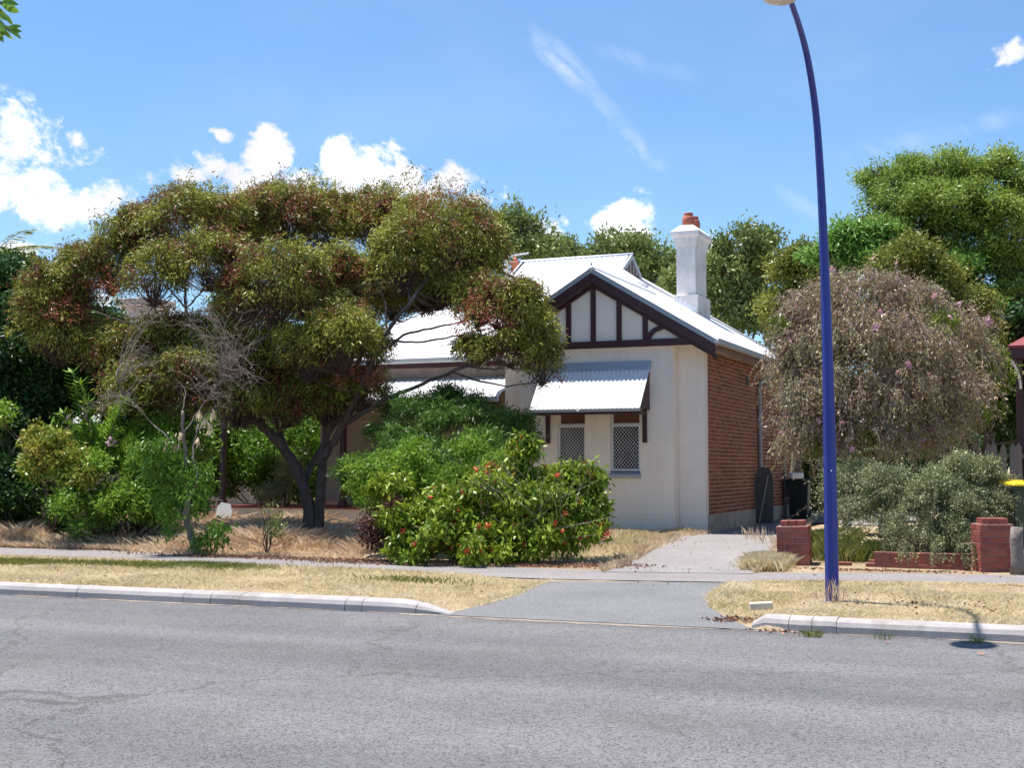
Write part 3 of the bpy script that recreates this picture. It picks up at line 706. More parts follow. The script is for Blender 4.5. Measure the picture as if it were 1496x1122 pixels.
# wing right slope (runs back into main right hip, coplanar): s=v, t=distance from eave inwards
def topR(v):
    return (EV-RU) if v<MV0+(EV-RU) else min(v-MV0,EV+3.65,VB-v)
sheet('roof_sheet',wv0,VB-.02,lambda v:-.04,topR,lambda v,t:(EV-t,v,ZE+t*(PITCHR if v<4.0 else PITCHR)),parent=rf)
sheet('roof_sheet',wv0,5.2,lambda v:-.04,lambda v:(EV-RU),lambda v,t:(2*RU-EV+t,v,ZE+t*PITCHR),parent=rf)
# main front slope
def topF(u):
    return min(6.3-MV0,max(0,(UR-u)) if u>-3.65 else 99,(u-UL) if u<-6.65 else 99)
sheet('roof_sheet',UL+.02,UR-.02,lambda u:-.05,topF,lambda u,t:(u,MV0+t,ZE+t*SLM),parent=rf)
# main back slope + left hip
sheet('roof_sheet',UL+.02,UR-.02,lambda u:-.05,topF,lambda u,t:(u,VB-t,ZE+t*SLM),parent=rf)
sheet('roof_sheet',MV0+.02,VB-.02,lambda v:-.05,lambda v:min(v-MV0,VB-v,4.05),lambda v,t:(UL+t,v,ZE+t*SLM),parent=rf)
# gablets
for ug,sg in((-3.65,1),(-6.65,-1)):
    zb=ZE+4.0*SLM; w=.8
    g=MB().prism([(6.3-w,zb),(6.3+w,zb),(6.3,ZRm-.02)],ug-.03,ug+.03,'x').build('gablet','curtain',rf)
    for k in range(5):
        v=6.3-w+.25+k*.26; MB().box(*( (ug+.03,ug+.05) if sg>0 else (ug-.05,ug-.03)),v-.03,v+.03,zb+.01,ZRm-.03-abs(v-6.3)*SLM).build('louvre','zinc',g)
    for s2 in(1,-1):
        a=(6.3,ZRm+.03);b=(6.3+s2*(w+.03),zb+.03)
        MB().add([(ug+.10*sg,a[0],a[1]),(ug+.10*sg,b[0],b[1]),(ug+.10*sg,b[0],b[1]-.12),(ug+.10*sg,a[0],a[1]-.14),(ug+.05*sg,a[0],a[1]),(ug+.05*sg,b[0],b[1]),(ug+.05*sg,b[0],b[1]-.12),(ug+.05*sg,a[0],a[1]-.14)],
            [(0,1,2,3),(4,7,6,5),(0,4,5,1),(3,2,6,7),(0,3,7,4),(1,5,6,2)]).build('gablet_barge','zinc',g)
# ridge and hip cappings
def cap(a,b,r=.055): MB().tube([a,b],r,8).build('ridge_cap','roof',rf,smooth=True)
cap((RU,wv0,ZR+.01),(RU,4.25,ZR+.01)); cap((-3.55,6.3,ZRm+.01),(-6.75,6.3,ZRm+.01))
cap((UL,MV0,ZE+.0),(-6.65,5.5,ZE+4.0*SLM+.01)); cap((UR,VB,ZE),(-3.65,7.1,ZE+4.0*SLM+.01)); 
cap((-2.6,4.45,ZE+2.94*SLM+.02),(-3.65,5.5,ZE+4*SLM+.01))
# gutters
def gutter(a,b,nm='gutter'):
    a=Vector(a);b=Vector(b); d=(b-a).normalized(); n=Vector((d.y,-d.x,0)); pts=[(0,0),(0,-.09),(.03,-.115),(.10,-.115),(.125,-.09),(.125,.0),(.118,.0),(.118,-.085),(.03,-.105),(.008,-.09),(.008,0)]
    V=[];
    for p in(a,b):
        for o,z in pts: V.append(p+n*o+Vector((0,0,z)))
    k=len(pts); F=[(i,(i+1)%k,k+(i+1)%k,k+i) for i in range(k)]+[tuple(range(k)),tuple(range(2*k-1,k-1,-1))]
    return MB().add(V,F).build(nm,'gutter',house)
gutter((EV-.0,wv0+.05,ZE+.0),(EV-.0,VB,ZE+.0))
gutter((UL,MV0-.0,ZE),(-4.86,MV0-.0,ZE))
MB().box(-10.6,-4.53,MV0+.02,MV0+.045,3.74,3.955).build('fascia','maroon',house)
MB().box(EV-.035,EV-.012,gv+.1,VB-.3,3.76,3.95).build('fascia','mortar2',house,label='dull brown fascia')
MB().box(.0,EV-.035,-.02,VB-.3,3.80,3.815).build('eave_lining','renderdirtyshade',house)
# brick side wall: core + joined bricks
def brickwall(name,u,v0,v1,z0,z1,parent):
    r=rs(11); bl,bh,j=.229,.073,.013; V=[];F=[];rnd=[]; z=z0; k=0
    while z+bh<z1+.03:
        v=v0+(.0 if k%2==0 else -.12)
        while v<v1:
            a=max(v,v0); b=min(v+bl,v1)
            if b-a>.03:
                pr=r.uniform(.0,.004); zz0,zz1=z+r.uniform(-.001,.001),min(z+bh,z1)
                x=u+.005+pr; c=.004; n=len(V)
                V+=[(u-.02,a,zz0),(u-.02,b,zz0),(u-.02,b,zz1),(u-.02,a,zz1),(x,a+c,zz0+c),(x,b-c,zz0+c),(x,b-c,zz1-c),(x,a+c,zz1-c)]
                F+=[(n+4,n+5,n+6,n+7),(n,n+1,n+5,n+4),(n+1,n+2,n+6,n+5),(n+2,n+3,n+7,n+6),(n+3,n,n+4,n+7)]
                q=r.uniform(); rnd+=[q]*5
            v+=bl+j
        z+=bh+j; k+=1
    link(name,mesh_np(name,V,F,4,rnd),'brick',parent,kind='stuff')
sw=MB().box(-.25,-.004,.252,9.0,-.1,3.87).build('side_wall','mortar',house)
brickwall('brick_courses',-.0,.255,9.0,.36,3.86,sw)
MB().box(-.1,.018,.06,9.0,-.12,.34).build('side_plinth','renderdirtyshade',house,bevel=.006)
MB().box(-4.52,-4.27,.252,MV0+.4,-.1,3.87).build('left_wall','render',house)
MB().box(-10.35,-4.30,1.80,2.05,-.1,3.75).build('verandah_wall','renderdirtyshade',house)
MB().box(-10.35,-.26,8.75,9.0,-.1,3.85).build('back_wall','render',house)
MB().box(-10.35,-10.1,2.052,8.748,-.1,3.85).build('end_wall','render',house)
# vents and pipes
MB().box(.0,.02,3.80,4.05,3.28,3.50).build('wall_vent','bindark',house)
dp=MB().tube(smooth_line([(EV+.05,5.45,3.86),(EV+.03,5.42,3.72),(.10,5.15,3.42),(.06,5.05,3.30),(.06,5.03,2.0),(.06,5.03,.02)],4),.052,10)
dp.build('downpipe','pipe',house,smooth=True)
MB().tube([(.06,8.0,3.8),(.06,8.0,.05)],.04,10).build('downpipe','pipe',house,smooth=True)
# verandah
ve=empty('verandah',parent=house)
corr(-12.35,-4.53,lambda u:[(-.34,2.90),(-.12,3.02),(.8,3.26),(1.79,3.50)],.15,.012,'roof_sheet','roof',ve,per=6)
MB().box(-12.3,-4.53,-.26,-.22,2.74,2.89).build('fascia','maroon',ve)
gt=gutter((-12.35,-.30,2.90),(-4.53,-.30,2.90)); gt.parent=ve
for u in(-11.95,-8.6):
    MB().box(u-.06,u+.06,-.11,.01,.46,2.86).build('post','maroon',ve,bevel=.008)
    MB().box(u-.09,u+.09,-.14,.04,.42,.56).build('post_foot','maroon',ve,bevel=.008)
MB().box(-12.2,-4.522,-.20,1.79,.385,.425).build('floor_slab','redpaint',ve,bevel=.006)
MB().box(-12.12,-4.522,-.12,1.75,-.1,.384).build('plinth_wall','render',ve)
MB().box(-12.12,-11.99,.002+1.75,5.0,-.1,.62).build('side_plinth_wall','renderdirtyshade',ve)
# chimneys
ch=empty('chimney',parent=house)
cu0,cu1,cv0,cv1=-2.53,-1.97,6.8,8.0
def zat(px,py,v): # local z in plane v
    pass
cbz=ZE+(EV-cu1)*PITCHR
def cbox(u0,u1,v0,v1,z0,z1,nm,mat='chimney',bev=.008): return MB().box(u0,u1,v0,v1,z0,z1).build(nm,mat,ch,bevel=bev)
cbox(cu0-.05,cu1+.06,cv0-.05,cv1+.05,4.7,5.90,'chimney_base')
cbox(cu0+.02,cu1-.02,cv0+.04,cv1-.04,5.90,7.20,'chimney_shaft')
def cup(z0,z1,a,b,nm):
    # flared course
    x0,x1,y0,y1=cu0+.02,cu1-.02,cv0+.04,cv1-.04
    V=[(x0-a,y0-a,z0),(x1+a,y0-a,z0),(x1+a,y1+a,z0),(x0-a,y1+a,z0),(x0-b,y0-b,z1),(x1+b,y0-b,z1),(x1+b,y1+b,z1),(x0-b,y1+b,z1)]
    MB().add(V,[(3,2,1,0),(4,5,6,7),(0,1,5,4),(1,2,6,5),(2,3,7,6),(3,0,4,7)]).build(nm,'chimney',ch)
cup(7.20,7.42,.02,.07,'chimney_neck'); cup(7.421,7.50,.07,.13,'chimney_cornice'); cup(7.501,7.60,.13,.125,'chimney_cornice'); cup(7.601,7.79,.125,-.08,'chimney_top')
for v in(7.12,7.68):
    MB().lathe([(.13,0),(.16,.05),(.17,.20),(.155,.30),(.115,.34),(.125,.37),(.13,.40),(.10,.40),(.09,.3)],((cu0+cu1)/2,v,7.74),16).build('chimney_pot','terracotta',ch,smooth=True)
for k in range(5): # stepped flashing
    u=cu0-.04+k*.125; zt=ZE+(EV-u)*PITCHR; MB().box(u,u+.122,cv0-.062,cv0-.052,zt-.22,zt+.14).build('step_flashing','frame',ch)
MB().box(cu0-.10,cu1+.12,cv0-.10,cv1+.15,0,.02)
ch2=empty('chimney',parent=house)
MB().box(-8.66,-8.04,9.0,9.6,4.2,7.0).build('chimney_shaft','chimney',ch2,bevel=.01)
MB().lathe([(.10,0),(.10,.48),(.13,.50),(.13,.56),(.08,.56)],(-8.50,9.3,7.0),12).build('chimney_cowl','frame',ch2,smooth=True)
MB().lathe([(.15,0),(.15,.18),(.12,.26),(.12,.42),(.17,.44),(.16,.48),(.09,.54),(.08,.60),(.04,.66)],(-8.20,9.3,7.0),14).build('chimney_pot','terracotta',ch2,smooth=True)
ant=empty('antenna',parent=house)
MB().tube([(-8.3,9.55,6.9),(-8.3,9.55,7.80)],.014,6).build('mast','frame',ant)
MB().tube([(-8.55,9.6,7.74),(-7.80,9.4,7.78)],.016,6).build('boom','frame',ant)
for k in range(6): MB().tube([(-8.48+k*.12,9.35-.04*k,7.76),(-8.48+k*.12,9.80-.04*k,7.76)],.007,5).build('element','frame',ant)

# ------------------------------------------------------------------ neighbours
def hipbox(t,x0,x1,y0,y1,h,zr,mwall,mroof,ov=.5,hipw=3.0):
    MB().box(x0,x1,y0,y1,-.1,h).build('wall',mwall,t)
    a=[(x0-ov,y0-ov,h),(x1+ov,y0-ov,h),(x1+ov,y1+ov,h),(x0-ov,y1+ov,h)]; ym=(y0+y1)/2
    r=[(x0+hipw,ym,zr),(x1-hipw,ym,zr)]
    return MB().add(a+r,[(0,1,5,4),(2,3,4,5),(1,2,5),(3,0,4),(3,2,1,0)]).build('roof',mroof,t)
nb=empty('neighbour_house',(-11.6,37.5,.3),-R(20),'pale house with white roof and tan chimney half hidden behind the far left trees','house')
hipbox(nb,-5,3.0,0,8,3.6,5.6,'renderdirtyshade','roof')  # darker wall render here puts shade into the colour
nc=MB().box(-.9,.15,1.6,2.6,4,6.15).build('chimney','renderdirtyshade',nb,bevel=.01)
MB().box(-1.05,.30,1.45,2.75,6.15,6.38).build('chimney_cap','renderdirtyshade',nc,bevel=.02)
corr(.6,3.0,lambda u:[(-2.4,2.45),(-2.25,2.75),(-1.8,2.98),(-.9,3.15),(-.01,3.25)],.15,.012,'verandah_roof','roof',nb,per=6)
nr=empty('neighbour_verandah',(*atD(1474,600,25.5)[:2],.3),-R(20),'dark red verandah corner of the house on the right edge','verandah')
z0=atD(1474,505,25.5)[2]-.3
MB().box(0,5,0,4,z0-.06,z0).build('roof','redpaint',nr,bevel=.01)
MB().add([(0,0,z0),(5,0,z0),(5,4,z0+1.2),(1.6,4,z0+1.2),(0,4,z0)],[(0,1,2,3),(0,3,4)]).build('roof_slope','redpaint',nr)
MB().box(.02,5,.02,.07,z0-.26,z0-.061).build('fascia','maroon',nr,bevel=.006)
MB().box(.14,.27,.14,.27,-.2,z0-.061).build('post','maroon',nr,bevel=.008)
q=smooth_line([(.23,.13,z0-.85),(.19,.12,z0-.55),(.06,.10,z0-.26)],4)
MB().tube(q,.025,6).build('bracket','render',nr)
MB().box(.9,5,2.6,2.8,-.2,z0-.061).build('wall','brick',nr)
# ------------------------------------------------------------------ picket fence
fp0=atD(1392,690,25.0); pf=empty('picket_fence',(fp0[0],fp0[1],.3),-R(4),'weathered grey timber picket fence behind the shrub on the right','fence')
hf=atD(1450,643,25)[2]-.3
pm=None
for i in range(14):
    w=.115; h=hf+ (i%3)*.012-.01
    if pm is None:
        o=MB().prism([(0,0),(w,0),(w,hf-.10),(w/2,hf),(0,hf-.10)],0,.02).build('picket','fencewood',pf,bevel=.003); pm=o.data
    else: o=link('picket',pm,None,pf)
    o.location=(i*.15,0,-.05+(i%3)*.012-.01); o.rotation_euler=(0,R((i*37%5-2)*.5),0)
for z in(.5,hf-.35): MB().box(0,2.1,.025,.065,z,z+.08).build('rail','fencewood',pf)
# ------------------------------------------------------------------ brick pillars and low wall
bmesh_cache={}
def brick_obj(parent,l,w,h,loc,rot=(0,0,0),mat='paintbrick'):
    key=(round(l,3),round(w,3),round(h,3),mat)
    if key not in bmesh_cache:
        o=MB().box(-l/2,l/2,-w/2,w/2,0,h).build('brick',mat,parent,bevel=.005); bmesh_cache[key]=o.data
    else: o=link('brick',bmesh_cache[key],None,parent)
    o.location=loc; o.rotation_euler=rot; return o
def pillar(px,py,D,rz,tilt,courses,label,capn):
    c=atD(px,py,D); t=empty('brick_pillar',(c[0],c[1],gz(c[0],c[1])-.03),rz,label,'pillar','red brick fence pillars beside the driveway')
    t.rotation_euler=(0,R(tilt),rz); r=random.Random(px)
    bh,j=.076,.010; bl=.228; bw=.108; Wd=bl*2+.01
    MB().box(-Wd/2+.006,Wd/2-.006,-Wd/2+.006,Wd/2-.006,0,courses*(bh+j)-.004).build('mortar_core','mortar2',t)
    for k in range(courses):
        z=k*(bh+j)
        def jt(): return r.uniform(-.0025,.0025)
        if k%2==0:
            for s in(-1,1):
                for u in(-1,1): brick_obj(t,bl,bw,bh,(u*(bl+.01)/2+jt(),s*(Wd-bw)/2+jt(),z))
                brick_obj(t,bl,bw,bh,(s*(Wd-bw)/2+jt(),0+jt(),z),(0,0,math.pi/2))
        else:
            for s in(-1,1):
                for u in(-1,1): brick_obj(t,bl,bw,bh,(s*(Wd-bw)/2+jt(),u*(bl+.01)/2+jt(),z),(0,0,math.pi/2))
                brick_obj(t,bl,bw,bh,(0+jt(),s*(Wd-bw)/2+jt(),z))
    z=courses*(bh+j)
    for i in range(capn):
        brick_obj(t,bw,bl+.06,bh,((i-(capn-1)/2)*(bw+.012),0,z),(0,0,jt()*2))
    return t
pillar(1162,825,19.45,-R(18),-1.8,7,'leaning red brick pillar at the driveway edge left of the blue lamp post',3)
pillar(1451,837,18.25,-R(4),0,8,'red brick pillar at the right edge joined to the low wall',3)
cL=atD(1278,832,18.9); cR=atD(1424,836,18.35)
lw=empty('low_brick_wall',(cL[0],cL[1],.10),math.atan2(cR[1]-cL[1],cR[0]-cL[0]),'low red brick garden wall of two courses under the grey green shrub','wall')
n=int(np.linalg.norm((cR-cL)[:2])/.24)
MB().box(.01,n*.24+.1,-.045,.045,-.02,.255).build('mortar_core','mortar2',lw)
for k,(z,h) in enumerate(((-.01,.10),(.10,.155))):
    for i in range(n+1):
        x=i*.24+.115-(.12 if k==0 else 0)
        if x>n*.24+.1: continue
        brick_obj(lw,.23,.11,h,(x,random.Random(i+k*50).uniform(-.003,.003),z))
for i,(x,y,rz) in enumerate(((-.02,.30,1.2),(.0,.55,1.4),(-.45,.05,.1))):
    brick_obj(lw,.23,.11,.10,(x,y,-.01+.03*(i<2)),(0,0,rz))
# ------------------------------------------------------------------ street lamp
def lamp():
    b=atZ(1216,878,.125); base=np.array([b[0],b[1],.10])
    t=empty('street_lamp',tuple(base),0,'tall dark blue curved street lamp post standing in the verge','street lamp')
    # target px trace of the pole centre
    tr=[(1216,878,0),(1214,760,0),(1212,650,.0),(1208.5,500,.02),(1205,400,.05),(1201,300,.14),(1195,200,.34),(1189,140,.52),(1180,85,.82),(1170,45,1.12),(1157,6,1.52),(1150,-14,1.75)]
    wpx=[20,20,19,15.5,14,12.5,11.2,10.4,9.8,9,8.5,8]
    dx,dy=-SA,-CA; pts=[];rad=[]
    for (px,py,s),w in zip(tr,wpx):
        D=base[1]+dy*s; p=atD(px,py,D); 
        if s==0: pts.append(np.array([base[0]+(p[0]-base[0])*1.0,base[1],p[2]]))
        else: pts.append(p)
        rad.append(w*D/FPX/2)
    pts[0][2]=.04
    q=smooth_line([p-base for p in pts],4); rr=np.interp(np.linspace(0,len(rad)-1,len(q)),range(len(rad)),rad)
    MB().tube(q,list(rr),8).build('pole','pole',t,smooth=False)
    e=q[-1]; d=(q[-1]-q[-3]); d/=np.linalg.norm(d)
    hd=np.array([dx,dy,.0]); hp=e+np.array([dx*.05-.05,dy*.05,.03])
    # lamp head: hood + diffuser bowl
    ctr=atD(1139,-13,base[1]+dy*2.0)-base
    h=MB().lathe([(.001,.085),(.06,.078),(.12,.05),(.155,.015),(.165,-.01),(.16,-.012)],(0,0,0),20).build('lamp_hood','lamphood',t,smooth=True,loc=tuple(ctr)); h.scale=(1.25,1.7,1)
    g=MB().lathe([(.158,-.013),(.155,-.04),(.13,-.085),(.08,-.118),(.001,-.13)],(0,0,0),20).build('lamp_diffuser','lampglass',t,smooth=True,loc=tuple(ctr)); g.scale=(1.25,1.6,.8)
    ang=-A
    h.rotation_euler=(0,0,ang); g.rotation_euler=(0,0,ang)
    MB().tube(smooth_line([q[-1],(q[-1]+ctr)/2+np.array([0,0,.05]),ctr+np.array([0,0,.03])],4),.03,8).build('lamp_arm','pole',t,smooth=True)
    MB().lathe([(.14,-.02),(.13,.015),(.10,.02),(.09,.02)],(0,0,.0),12).build('base_collar','pole',t)
    MB().lathe([(.0055,-.004),(.006,0),(.001,.006)],(0,0,0),8).build('reflector_stud','white',t,loc=tuple(atD(1214.5,688,base[1]-.09)-base),rot=(math.pi/2,0,0))
lamp()
# ------------------------------------------------------------------ bins and bits
def bin_(loc,rz,body,lid,label,s=1,group=None):
    t=empty('wheelie_bin',loc,rz,label,'bin')
    w0,w1=.23,.28; V=[(-w0,-w0,.03),(w0,-w0,.03),(w0,w0,.03),(-w0,w0,.03),(-w1,-.31,.98),(w1,-.31,.98),(w1,.31,.98),(-w1,.31,.98)]
    MB().add(V,[(3,2,1,0),(4,5,6,7),(0,1,5,4),(1,2,6,5),(2,3,7,6),(3,0,4,7)]).build('body',body,t,bevel=.02)
    MB().box(-.30,.30,-.33,.33,.93,.99).build('rim',body,t,bevel=.012)
    MB().add([(-.30,-.36,.992),(.30,-.36,.992),(.30,.34,.992),(-.30,.34,.992),(-.29,-.35,1.03),(.29,-.35,1.03),(.27,.33,1.075),(-.27,.33,1.075)],[(3,2,1,0),(4,5,6,7),(0,1,5,4),(1,2,6,5),(2,3,7,6),(3,0,4,7)]).build('lid',lid,t,bevel=.012)
    MB().tube([(-.24,.39,.95),(.24,.39,.95)],.016,8).build('handle',body,t)
    for sx in(-1,1):
        MB().tube([(sx*.22,.25,.10),(sx*.28,.25,.10)],.10,14).build('wheel','bindark',t)
    return t
p=atD(1494,740,19.6); bin_((p[0],p[1],.30),R(3),'bingreen','binlid','dark green wheelie bin with bright yellow lid at the right edge')
p=hloc(.40,8.1); bin_((p[0],p[1],.22),-R(20),'bindark','bindark','black wheelie bin in the shade at the far end of the brick wall')
p=atD(1163,700,31.5); MB().box(-.16,.16,-.1,.1,0,.14).build('white_tub','white',None,bevel=.02,loc=(p[0],p[1],1.30),rot=(0,0,.3),label='small white tub resting on the black bin in the shade',cat='tub')
p=hloc(1.5,8.2); bin_((p[0]+.2,p[1],.22),R(30),'bingreen','bingreen','dark green wheelie bin in deep shade behind the drooping brown tree')
# leaning board (old ironing board shape)
p=hloc(.17,4.45); ib=empty('leaning_board',(p[0],p[1],.22),HA,'grey round topped board leaning on the brick side wall beside the downpipe','board')
pts=[(-.20,.03),(.20,.03),(.22,.7),(.21,1.1),(.16,1.28),(.07,1.36),(-.07,1.36),(-.16,1.28),(-.21,1.1),(-.22,.7)]
o=MB().prism(pts,-.015,.015,'y').build('panel','oldboard',ib,bevel=.004); o.rotation_euler=(-.06,0,.35); o.location=(.10,0,0)
MB().tube([(-.02,-.06,.05),(.20,-.02,1.15)],.014,6).build('strut','pipe',ib)
p=hloc(.45,6.2); tr_=empty('trolley_frame',(p[0],p[1],.22),HA,'low dark metal frame with horizontal handle beside the brick wall','trolley')
for y in(-.35,.35): MB().tube([(0,y,0),(0,y,.55)],.016,6).build('leg','oldboard',tr_)
MB().tube([(0,-.38,.56),(0,.38,.58)],.02,6).build('handle','oldboard',tr_)
MB().box(-.1,.1,-.32,.32,.12,.15).build('shelf','oldboard',tr_)
p=hloc(.14,5.75); mt_=empty('tap_meter',(p[0],p[1],.22),HA,'small dark meter box and tap fixed low on the brick side wall','meter')
MB().box(-.12,.05,-.08,.10,.75,.98).build('box','bindark',mt_,bevel=.01); MB().tube([(-.06,0,0),(-.06,0,.75)],.015,6).build('pipe','bindark',mt_)
# stone block on the verge
p=atZ(1112,889,.125); MB().box(-.115,.115,-.055,.055,-.01,.06).build('stone_block','stone',None,bevel=.006,loc=(p[0],p[1],.125),rot=(0,R(-3),-R(5)),label='cream stone block lying on the dry grass near the kerb end',cat='stone block')
# white torn sheet by the verandah plinth
p=atD(325,768,28.5)
V=[(-.26,0,.0),(.20,-.02,.02),(.27,.02,.35),(.12,.05,.62),(-.14,.06,.60),(-.05,.04,.40)]
MB().prism([(-.20,.02),(.10,.0),(.20,.26),(.13,.46),(-.08,.50),(-.16,.40)],-.012,.012).build('white_sheet_scrap','white',None,loc=(p[0],p[1],.32),rot=(-R(14),0,-R(10)),label='torn white sheet leaning below the verandah post',cat='sheet')
# garden wall piece left of the post
p=atD(306,748,32.5); MB().box(-.45,.40,-.1,.1,0,.65).build('garden_wall','renderdirtyshade',None,bevel=.01,loc=(p[0],p[1],.2),rot=(0,0,-R(23)),label='short tan rendered garden wall left of the verandah post',cat='wall')
# tree stump / log beside pillar
p=atZ(1484,840,.13); st=MB().tube([(0,0,0),(.01,0,.2),(0,.01,.48),(.01,0,.66)],[.10,.088,.085,.08],10)
st.build('log_post','bark2',None,smooth=True,loc=(p[0]+.06,p[1]+.1,.1),label='short mossy log post against the right brick pillar',cat='post')
#VEGETATION
# ------------------------------------------------------------------ trees and shrubs
def tree(name,px,py,D,label,cat,z=None,group=None):
    c=atD(px,py,D); zz=gz(c[0],c[1]) if z is None else z
    t=empty(name,(0,0,0),0,label,cat,group); t['label']=label
    return t,np.array([c[0],c[1],float(zz)])
def nearest_lines(lobes,nodes,r0=.035,r1=.010,rr=None):
    out=[]; nd=np.array(nodes); rr=rr or random.Random(3)
    for c,rx,rz,ry in lobes:
        e=np.array(c)-np.array([0,0,rz*.35]); d=np.linalg.norm(nd-e,axis=1)+np.maximum(0,nd[:,2]-e[2])*2.5
        a=nd[d.argmin()]; m=(a+e)/2+np.array([rr.uniform(-.1,.1),rr.uniform(-.1,.1),-.10*np.linalg.norm(e-a)])
        out.append(([a,m,e],r0,r1))
        for k in range(3):
            f=e+np.array([rr.uniform(-.6,.6)*rx,rr.uniform(-.6,.6)*ry,rr.uniform(.2,.7)*rz]); out.append(([e-(e-m)*.25*k/2,(e+f)/2+np.array([0,0,-.03]),f],r1*1.3,r1*.5))
    return out
def nodes_of(lines,skip=.3):
    o=[]
    for pts,_,_ in lines:
        q=smooth_line(pts,6); o+=q[int(len(q)*skip):]
    return o
def sub(lobes,n,r,rad=(.28,.42),seed=0,zf=.8):
    """smaller clumps scattered over bigger ones for an uneven outline"""
    out=[]
    for c,rx,rz,ry in lobes:
        for _ in range(n):
            d=unit(r.normal(size=3)); d[2]=abs(d[2])*.9-.15 if r.uniform()<.75 else d[2]
            k=r.uniform(.55,.95); q=r.uniform(*rad)*(rx+rz)/2
            out.append((np.array(c)+d*np.array([rx,ry,rz])*k,q*1.15,q*zf,q*1.1))
    return out
# --- the spreading gum
def gum():
    t,b=tree('gum_tree',457,785,25.0,'wide spreading dark trunked gum tree with domed olive and reddish foliage before the cottage','tree')
    Dt=25.0
    def q(px,py,D=Dt): return atD(px,py,D)
    L=[([b+[-.12,0,-.1],q(452,745),q(440,705),q(424,668),q(398,636,24.9),q(365,608,24.7),q(330,588,24.4),q(302,560,24.1),q(285,520,23.9)],.135,.06),
       ([b+[.06,.02,-.1],q(466,745),q(470,700),q(474,655,25.1),q(480,610,25.3),q(478,560,25.6),q(468,510,25.8),q(452,455,26),q(440,400,26)],.12,.035),
       ([q(474,668),q(492,638,24.9),q(512,600,24.6),q(528,565,24.3),q(546,522,24.1),q(566,485,24),q(600,440,24.1),q(628,402,24.3)],.085,.03),
       ([q(500,622,24.9),q(535,600,24.5),q(575,578,24.2),q(630,556,23.9),q(690,530,23.7),q(732,500,23.7)],.06,.022),
       ([q(444,706),q(455,680,25.4),q(472,650,25.7),q(500,600,26.1),q(520,540,26.5),q(545,470,26.8),q(560,400,27)],.07,.03),
       ([q(420,662),q(405,620,25.5),q(385,570,25.9),q(370,510,26.1),q(372,450,26.2)],.055,.025),
       ([q(345,597,24.6),q(300,566,25.2),q(245,530,25.8),q(205,490,26.1),q(160,460,26.3),q(120,440,26.3)],.055,.022),
       ([q(300,556,24.1),q(283,500,24.6),q(272,455,25),q(270,415,25.2),q(262,370,25.4)],.045,.018),
       ([q(272,450,25),q(250,425,24.9),q(225,400,24.8)],.022,.012),([q(274,448,25),q(295,425,25),q(312,402,25.1)],.02,.01),
       ([q(236,478,25.3),q(222,440,25.5),q(205,410,25.6),q(180,385,25.8)],.025,.012),([q(240,500,25),q(215,478,25),q(180,470,25),q(140,455,25)],.03,.014),
       ([q(546,522,24.1),q(590,490,24),q(640,478,23.8),q(690,465,23.7)],.03,.014),([q(560,495,24),q(610,500,23.9),q(660,492,23.8),q(710,480,23.7)],.026,.012),
       ([q(628,402,24.3),q(650,375,24.4),q(672,345,24.5)],.03,.014),([q(600,440,24.1),q(592,400,24.8),q(585,350,25.5)],.03,.014),([q(566,485,24),q(562,440,24.2),q(548,400,24.6)],.025,.012),
       ([q(370,490,26.1),q(340,440,26),q(315,380,26)],.03,.014),([q(385,500,25.8),q(395,460,25),q(405,420,24.6)],.026,.012),([q(330,590,24.4),q(345,555,23.9),q(360,520,23.6)],.03,.012)]
    dm=((280,350,98,80,26.3),(505,325,60,40,27.4),(215,352,45,58,26.2),(345,345,46,62,26.5),(165,398,40,78,26.0),(125,418,42,70,25.9),(92,442,34,50,25.7),(60,470,38,84,25.5),(90,505,46,60,25.6),
        (226,418,46,66,24.7),(308,398,54,62,24.6),(430,338,92,76,27.2),(380,345,40,58,27.3),(480,345,46,60,27.3),(553,340,58,70,27),(598,345,44,58,26.6),
        (640,400,92,120,25.0),(590,398,52,78,24.5),(692,405,42,84,25.2),(650,430,62,36,25),
        (405,440,76,88,24.2),(365,445,46,60,24.3),(445,440,44,62,24.3),(492,400,32,46,24.6),(520,415,26,36,24.8),
        (495,515,62,72,23.9),(455,530,50,60,24.1),(545,520,30,46,24.5),(738,462,56,62,23.8),(700,455,34,52,24.0),(778,492,36,54,23.7),(792,538,26,56,23.6),(745,520,54,38,23.6),(700,516,36,28,23.9),
        (245,512,58,58,25.2),(310,506,58,46,25.3),(185,530,50,56,25.4),(215,575,60,56,24.8),(290,570,70,60,24.5),(360,545,60,66,24.8),(400,520,44,50,25.2),(140,520,44,56,25.8),(110,500,40,40,26),
        (350,600,70,50,24.6),(420,600,60,56,24.8),(480,595,50,54,24.9),(530,580,40,44,24.7),(200,600,50,36,25),(440,560,60,50,25.3),(620,440,60,34,25.4),(575,450,46,40,25.6),(345,465,46,40,25.6))
    lob=[plobe(*a) for a in dm]
    r=rs(5)
    L2=L+nearest_lines(lob,nodes_of(L),.024,.009,random.Random(5))
    limbs('trunk','bark',t,L2,sides=8,wob=.016,seed=5)
    # each dome is itself a bunch of smaller ones
    fine=[]
    for c,rx,rz,ry in lob:
        fine.append((c,rx,rz,ry))
        for k in range(3):
            a=r.uniform(0,6.28); d=np.array([math.cos(a)*rx*.60,math.sin(a)*ry*.60,rz*r.uniform(.28,.55)]); q_=r.uniform(.32,.46)
            fine.append((c+d,rx*q_*1.1,rz*q_,ry*q_*1.1))
    foliage('crown','gum',t,fine,51,tufts=52,per=10,spread=.055,leaf=(.07,.125),w=.21,out=.40,rand=.5,droop=.70,shell=(.84,1.03),low=-.02,gap=.24,gapf=2.6,twig='twig',twigr=.0032,twigfrac=.22)
